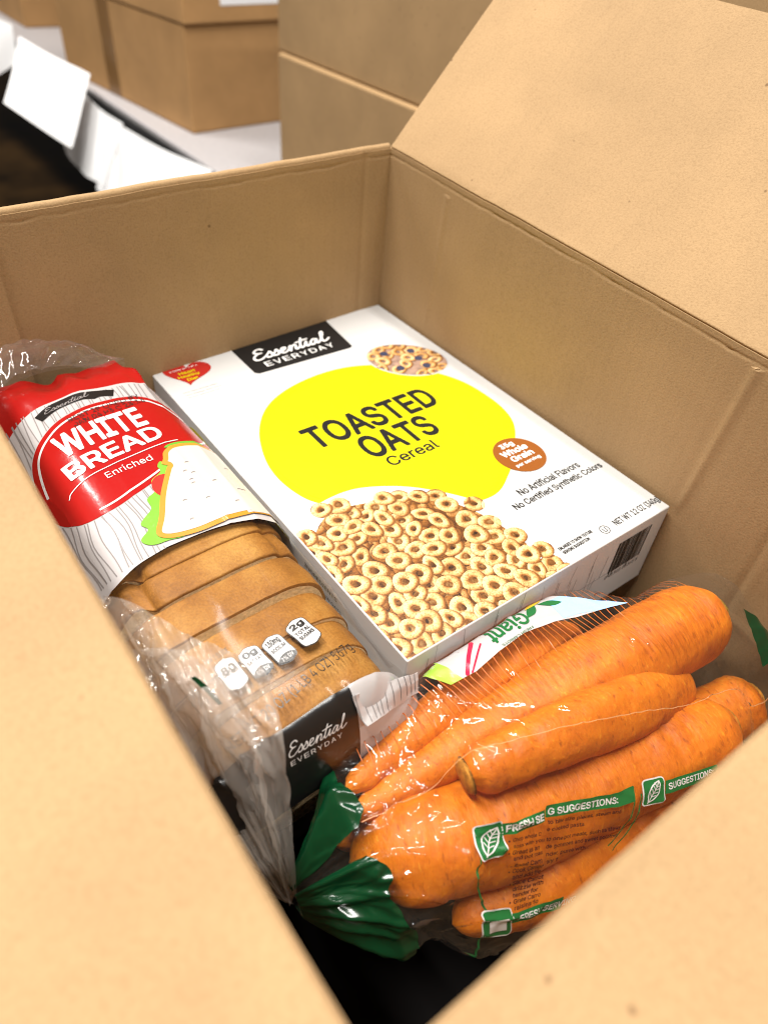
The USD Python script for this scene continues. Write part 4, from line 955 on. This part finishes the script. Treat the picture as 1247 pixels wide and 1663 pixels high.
panel('header_words', affinity.rotate(T('G SUGGESTIONS:', 18.2, 1.6, 35.0, 2.8, bold=.03), -4, origin=(18, 1.6)), FILM_INK_WHITE, 3)
leaf_icon([(-11.0, 1.6), (-2.6, 3.6), (-1.2, -9.6), (-11.6, -10.2)], (-6.6, -3.8), 62)
L_TXT = ['Chop whole C', 'toss with you', 'Great as an', 'and pot roas', 'Roast Carro', 'Cook Carrot', 'and add fre', 'Slice Carrot', 'drizzle with', 'tender for', 'Grate Carro', 'raisins fo']
col = []
for i, t in enumerate(L_TXT):
    x0, y0 = 1.6 + .35 * i, -6.0 - 2.72 * i
    w = len(t) * 1.18
    col.append(affinity.rotate(T(t, x0, y0, w, 2.0, bold=.035), -4 + .3 * i, origin=(x0, y0)))
    if i in (0, 2, 4, 5, 7, 10): col.append(Point(x0 - 1.4, y0 + .9).buffer(.38))
panel('recipe_words', unary_union(col), FILM_INK_BROWN, 2)
R_TXT = ['to bite size pieces, steam and', 'e cooked pasta.', 'to one pot meals, such as stews', 'de potatoes and sweet potatoes', 'nder, puree with', 'ary f']
col = []
for i, t in enumerate(R_TXT):
    x0, y0 = 18.2, -2.6 - 3.1 * i - (1.2 if i > 1 else 0)
    col.append(affinity.rotate(T(t, x0, y0, len(t) * 1.20, 2.1, bold=.035), -5, origin=(x0, y0)))
panel('recipe_words', unary_union(col), FILM_INK_BROWN, 2)
for q in ([(-12.6, -9.6), (-12.8, -18), (-9, -28), (-6.2, -33)], [(-5.4, -46), (-3, -56), (-2, -70)], [(62.3, 3), (61.5, -6), (57, -13), (50, -19)], [(66, 0), (65, -8), (60, -16), (53, -22)]):
    panel('panel_line', LineString(spline(q, 8)).buffer(.38), FILM_INK_GREEN, 2)
fr = rrect([(-7.9, -33.6), (3.6, -34.8), (7.2, -47.8), (-5.4, -46.0)], 1.2)
panel('icon_frame', fr.buffer(.55), FILM_INK_WHITE, 2); panel('icon', fr, FILM_INK_GREEN, 3)
panel('icon_dish', Polygon([(-4.8, -38.0), (3.0, -38.6), (4.6, -45.0), (-3.2, -44.4)]), FILM_INK_WHITE, 4)
panel('header_bar', Polygon([(4.6, -42.4), (30, -42.4), (30, -36.8), (4.6, -37.0)]), FILM_INK_GREEN, 2)
panel('header_words', T('FRESH SERVING', 8.0, -41.2, 29, 2.9, bold=.03), FILM_INK_WHITE, 3)
leaf_icon([(67.4, 5.2), (77.4, 5.4), (78, -5.4), (67.4, -5.3)], (72.4, 0), 58, .9)
panel('header_bar', Polygon([(78.6, -2.4), (110, -1.2), (110, 4.6), (78.6, 3.6)]), FILM_INK_GREEN, 2)
panel('header_words', affinity.rotate(T('SUGGESTIONS:', 80.0, -.6, 27, 2.9, bold=.03), 2.5, origin=(80, -.6)), FILM_INK_WHITE, 3)
# the bag's open end: clear film that fans up from the twist along the left wall
ct = tail_sheet([[(-.0855, -.036, -.058), (-.0845, -.034, -.056), (-.0825, -.036, -.054), (-.0805, -.039, -.054)],
                 [(-.1040, .000, -.030), (-.0960, .000, -.012), (-.0860, -.014, -.014), (-.0735, -.0270, -.016)],
                 [(-.1060, .034, .004), (-.0980, .026, .020), (-.0880, .004, .022), (-.0700, -.0240, .014)],
                 [(-.1060, .060, .030), (-.0990, .046, .040), (-.0880, .018, .036), (-.0660, -.0120, .030)],
                 [(-.1040, .070, .040), (-.0965, .060, .046), (-.0830, .034, .043), (-.0630, .0040, .038)]], n=90, m=60, amp=.0085, seed=14, freq=(30, 8))
cbag.part('open_end', ct, CLEAR_TAIL, smooth=True)
ct2 = tail_sheet([[(-.0850, -.037, -.059), (-.0840, -.036, -.058), (-.0825, -.038, -.057)],
                  [(-.1000, .012, -.012), (-.0860, .000, -.006), (-.0770, -.018, -.010)],
                  [(-.1020, .042, .018), (-.0880, .022, .026), (-.0760, -.010, .018)],
                  [(-.1000, .052, .026), (-.0860, .034, .034), (-.0740, .004, .026)]], n=70, m=50, amp=.0085, seed=23, freq=(26, 8))
cbag.part('open_end', ct2, CLEAR_TAIL, smooth=True)
gm = tail_sheet([[(-.0905, .0170, .0415), (-.0885, .0160, .0425)], [(-.0880, .0125, .0375), (-.0850, .0115, .0375)], [(-.0850, .008, .0310), (-.0830, .0075, .0305)]], n=8, m=20, amp=.0006, seed=2)
cbag.part('green_print', gm, FILM_GREEN, smooth=True)

# ------------------------------------------------------------------ what lies underneath: dark tins and inner boxes
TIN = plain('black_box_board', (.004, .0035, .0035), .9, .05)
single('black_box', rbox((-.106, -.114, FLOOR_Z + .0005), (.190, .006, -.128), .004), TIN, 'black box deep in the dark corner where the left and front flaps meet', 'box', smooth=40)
def inner(name, label, lo, hi):
    b = rbox(lo, hi, .002); single(name, b, KRAFT_FAR, label, 'cardboard box', smooth=40, uv=b.vertices[:, :2])
inner('inner_box', 'flat brown box under the cereal box, hardly visible', (.006, .014, FLOOR_Z + .0005), (.186, .268, -.0596))
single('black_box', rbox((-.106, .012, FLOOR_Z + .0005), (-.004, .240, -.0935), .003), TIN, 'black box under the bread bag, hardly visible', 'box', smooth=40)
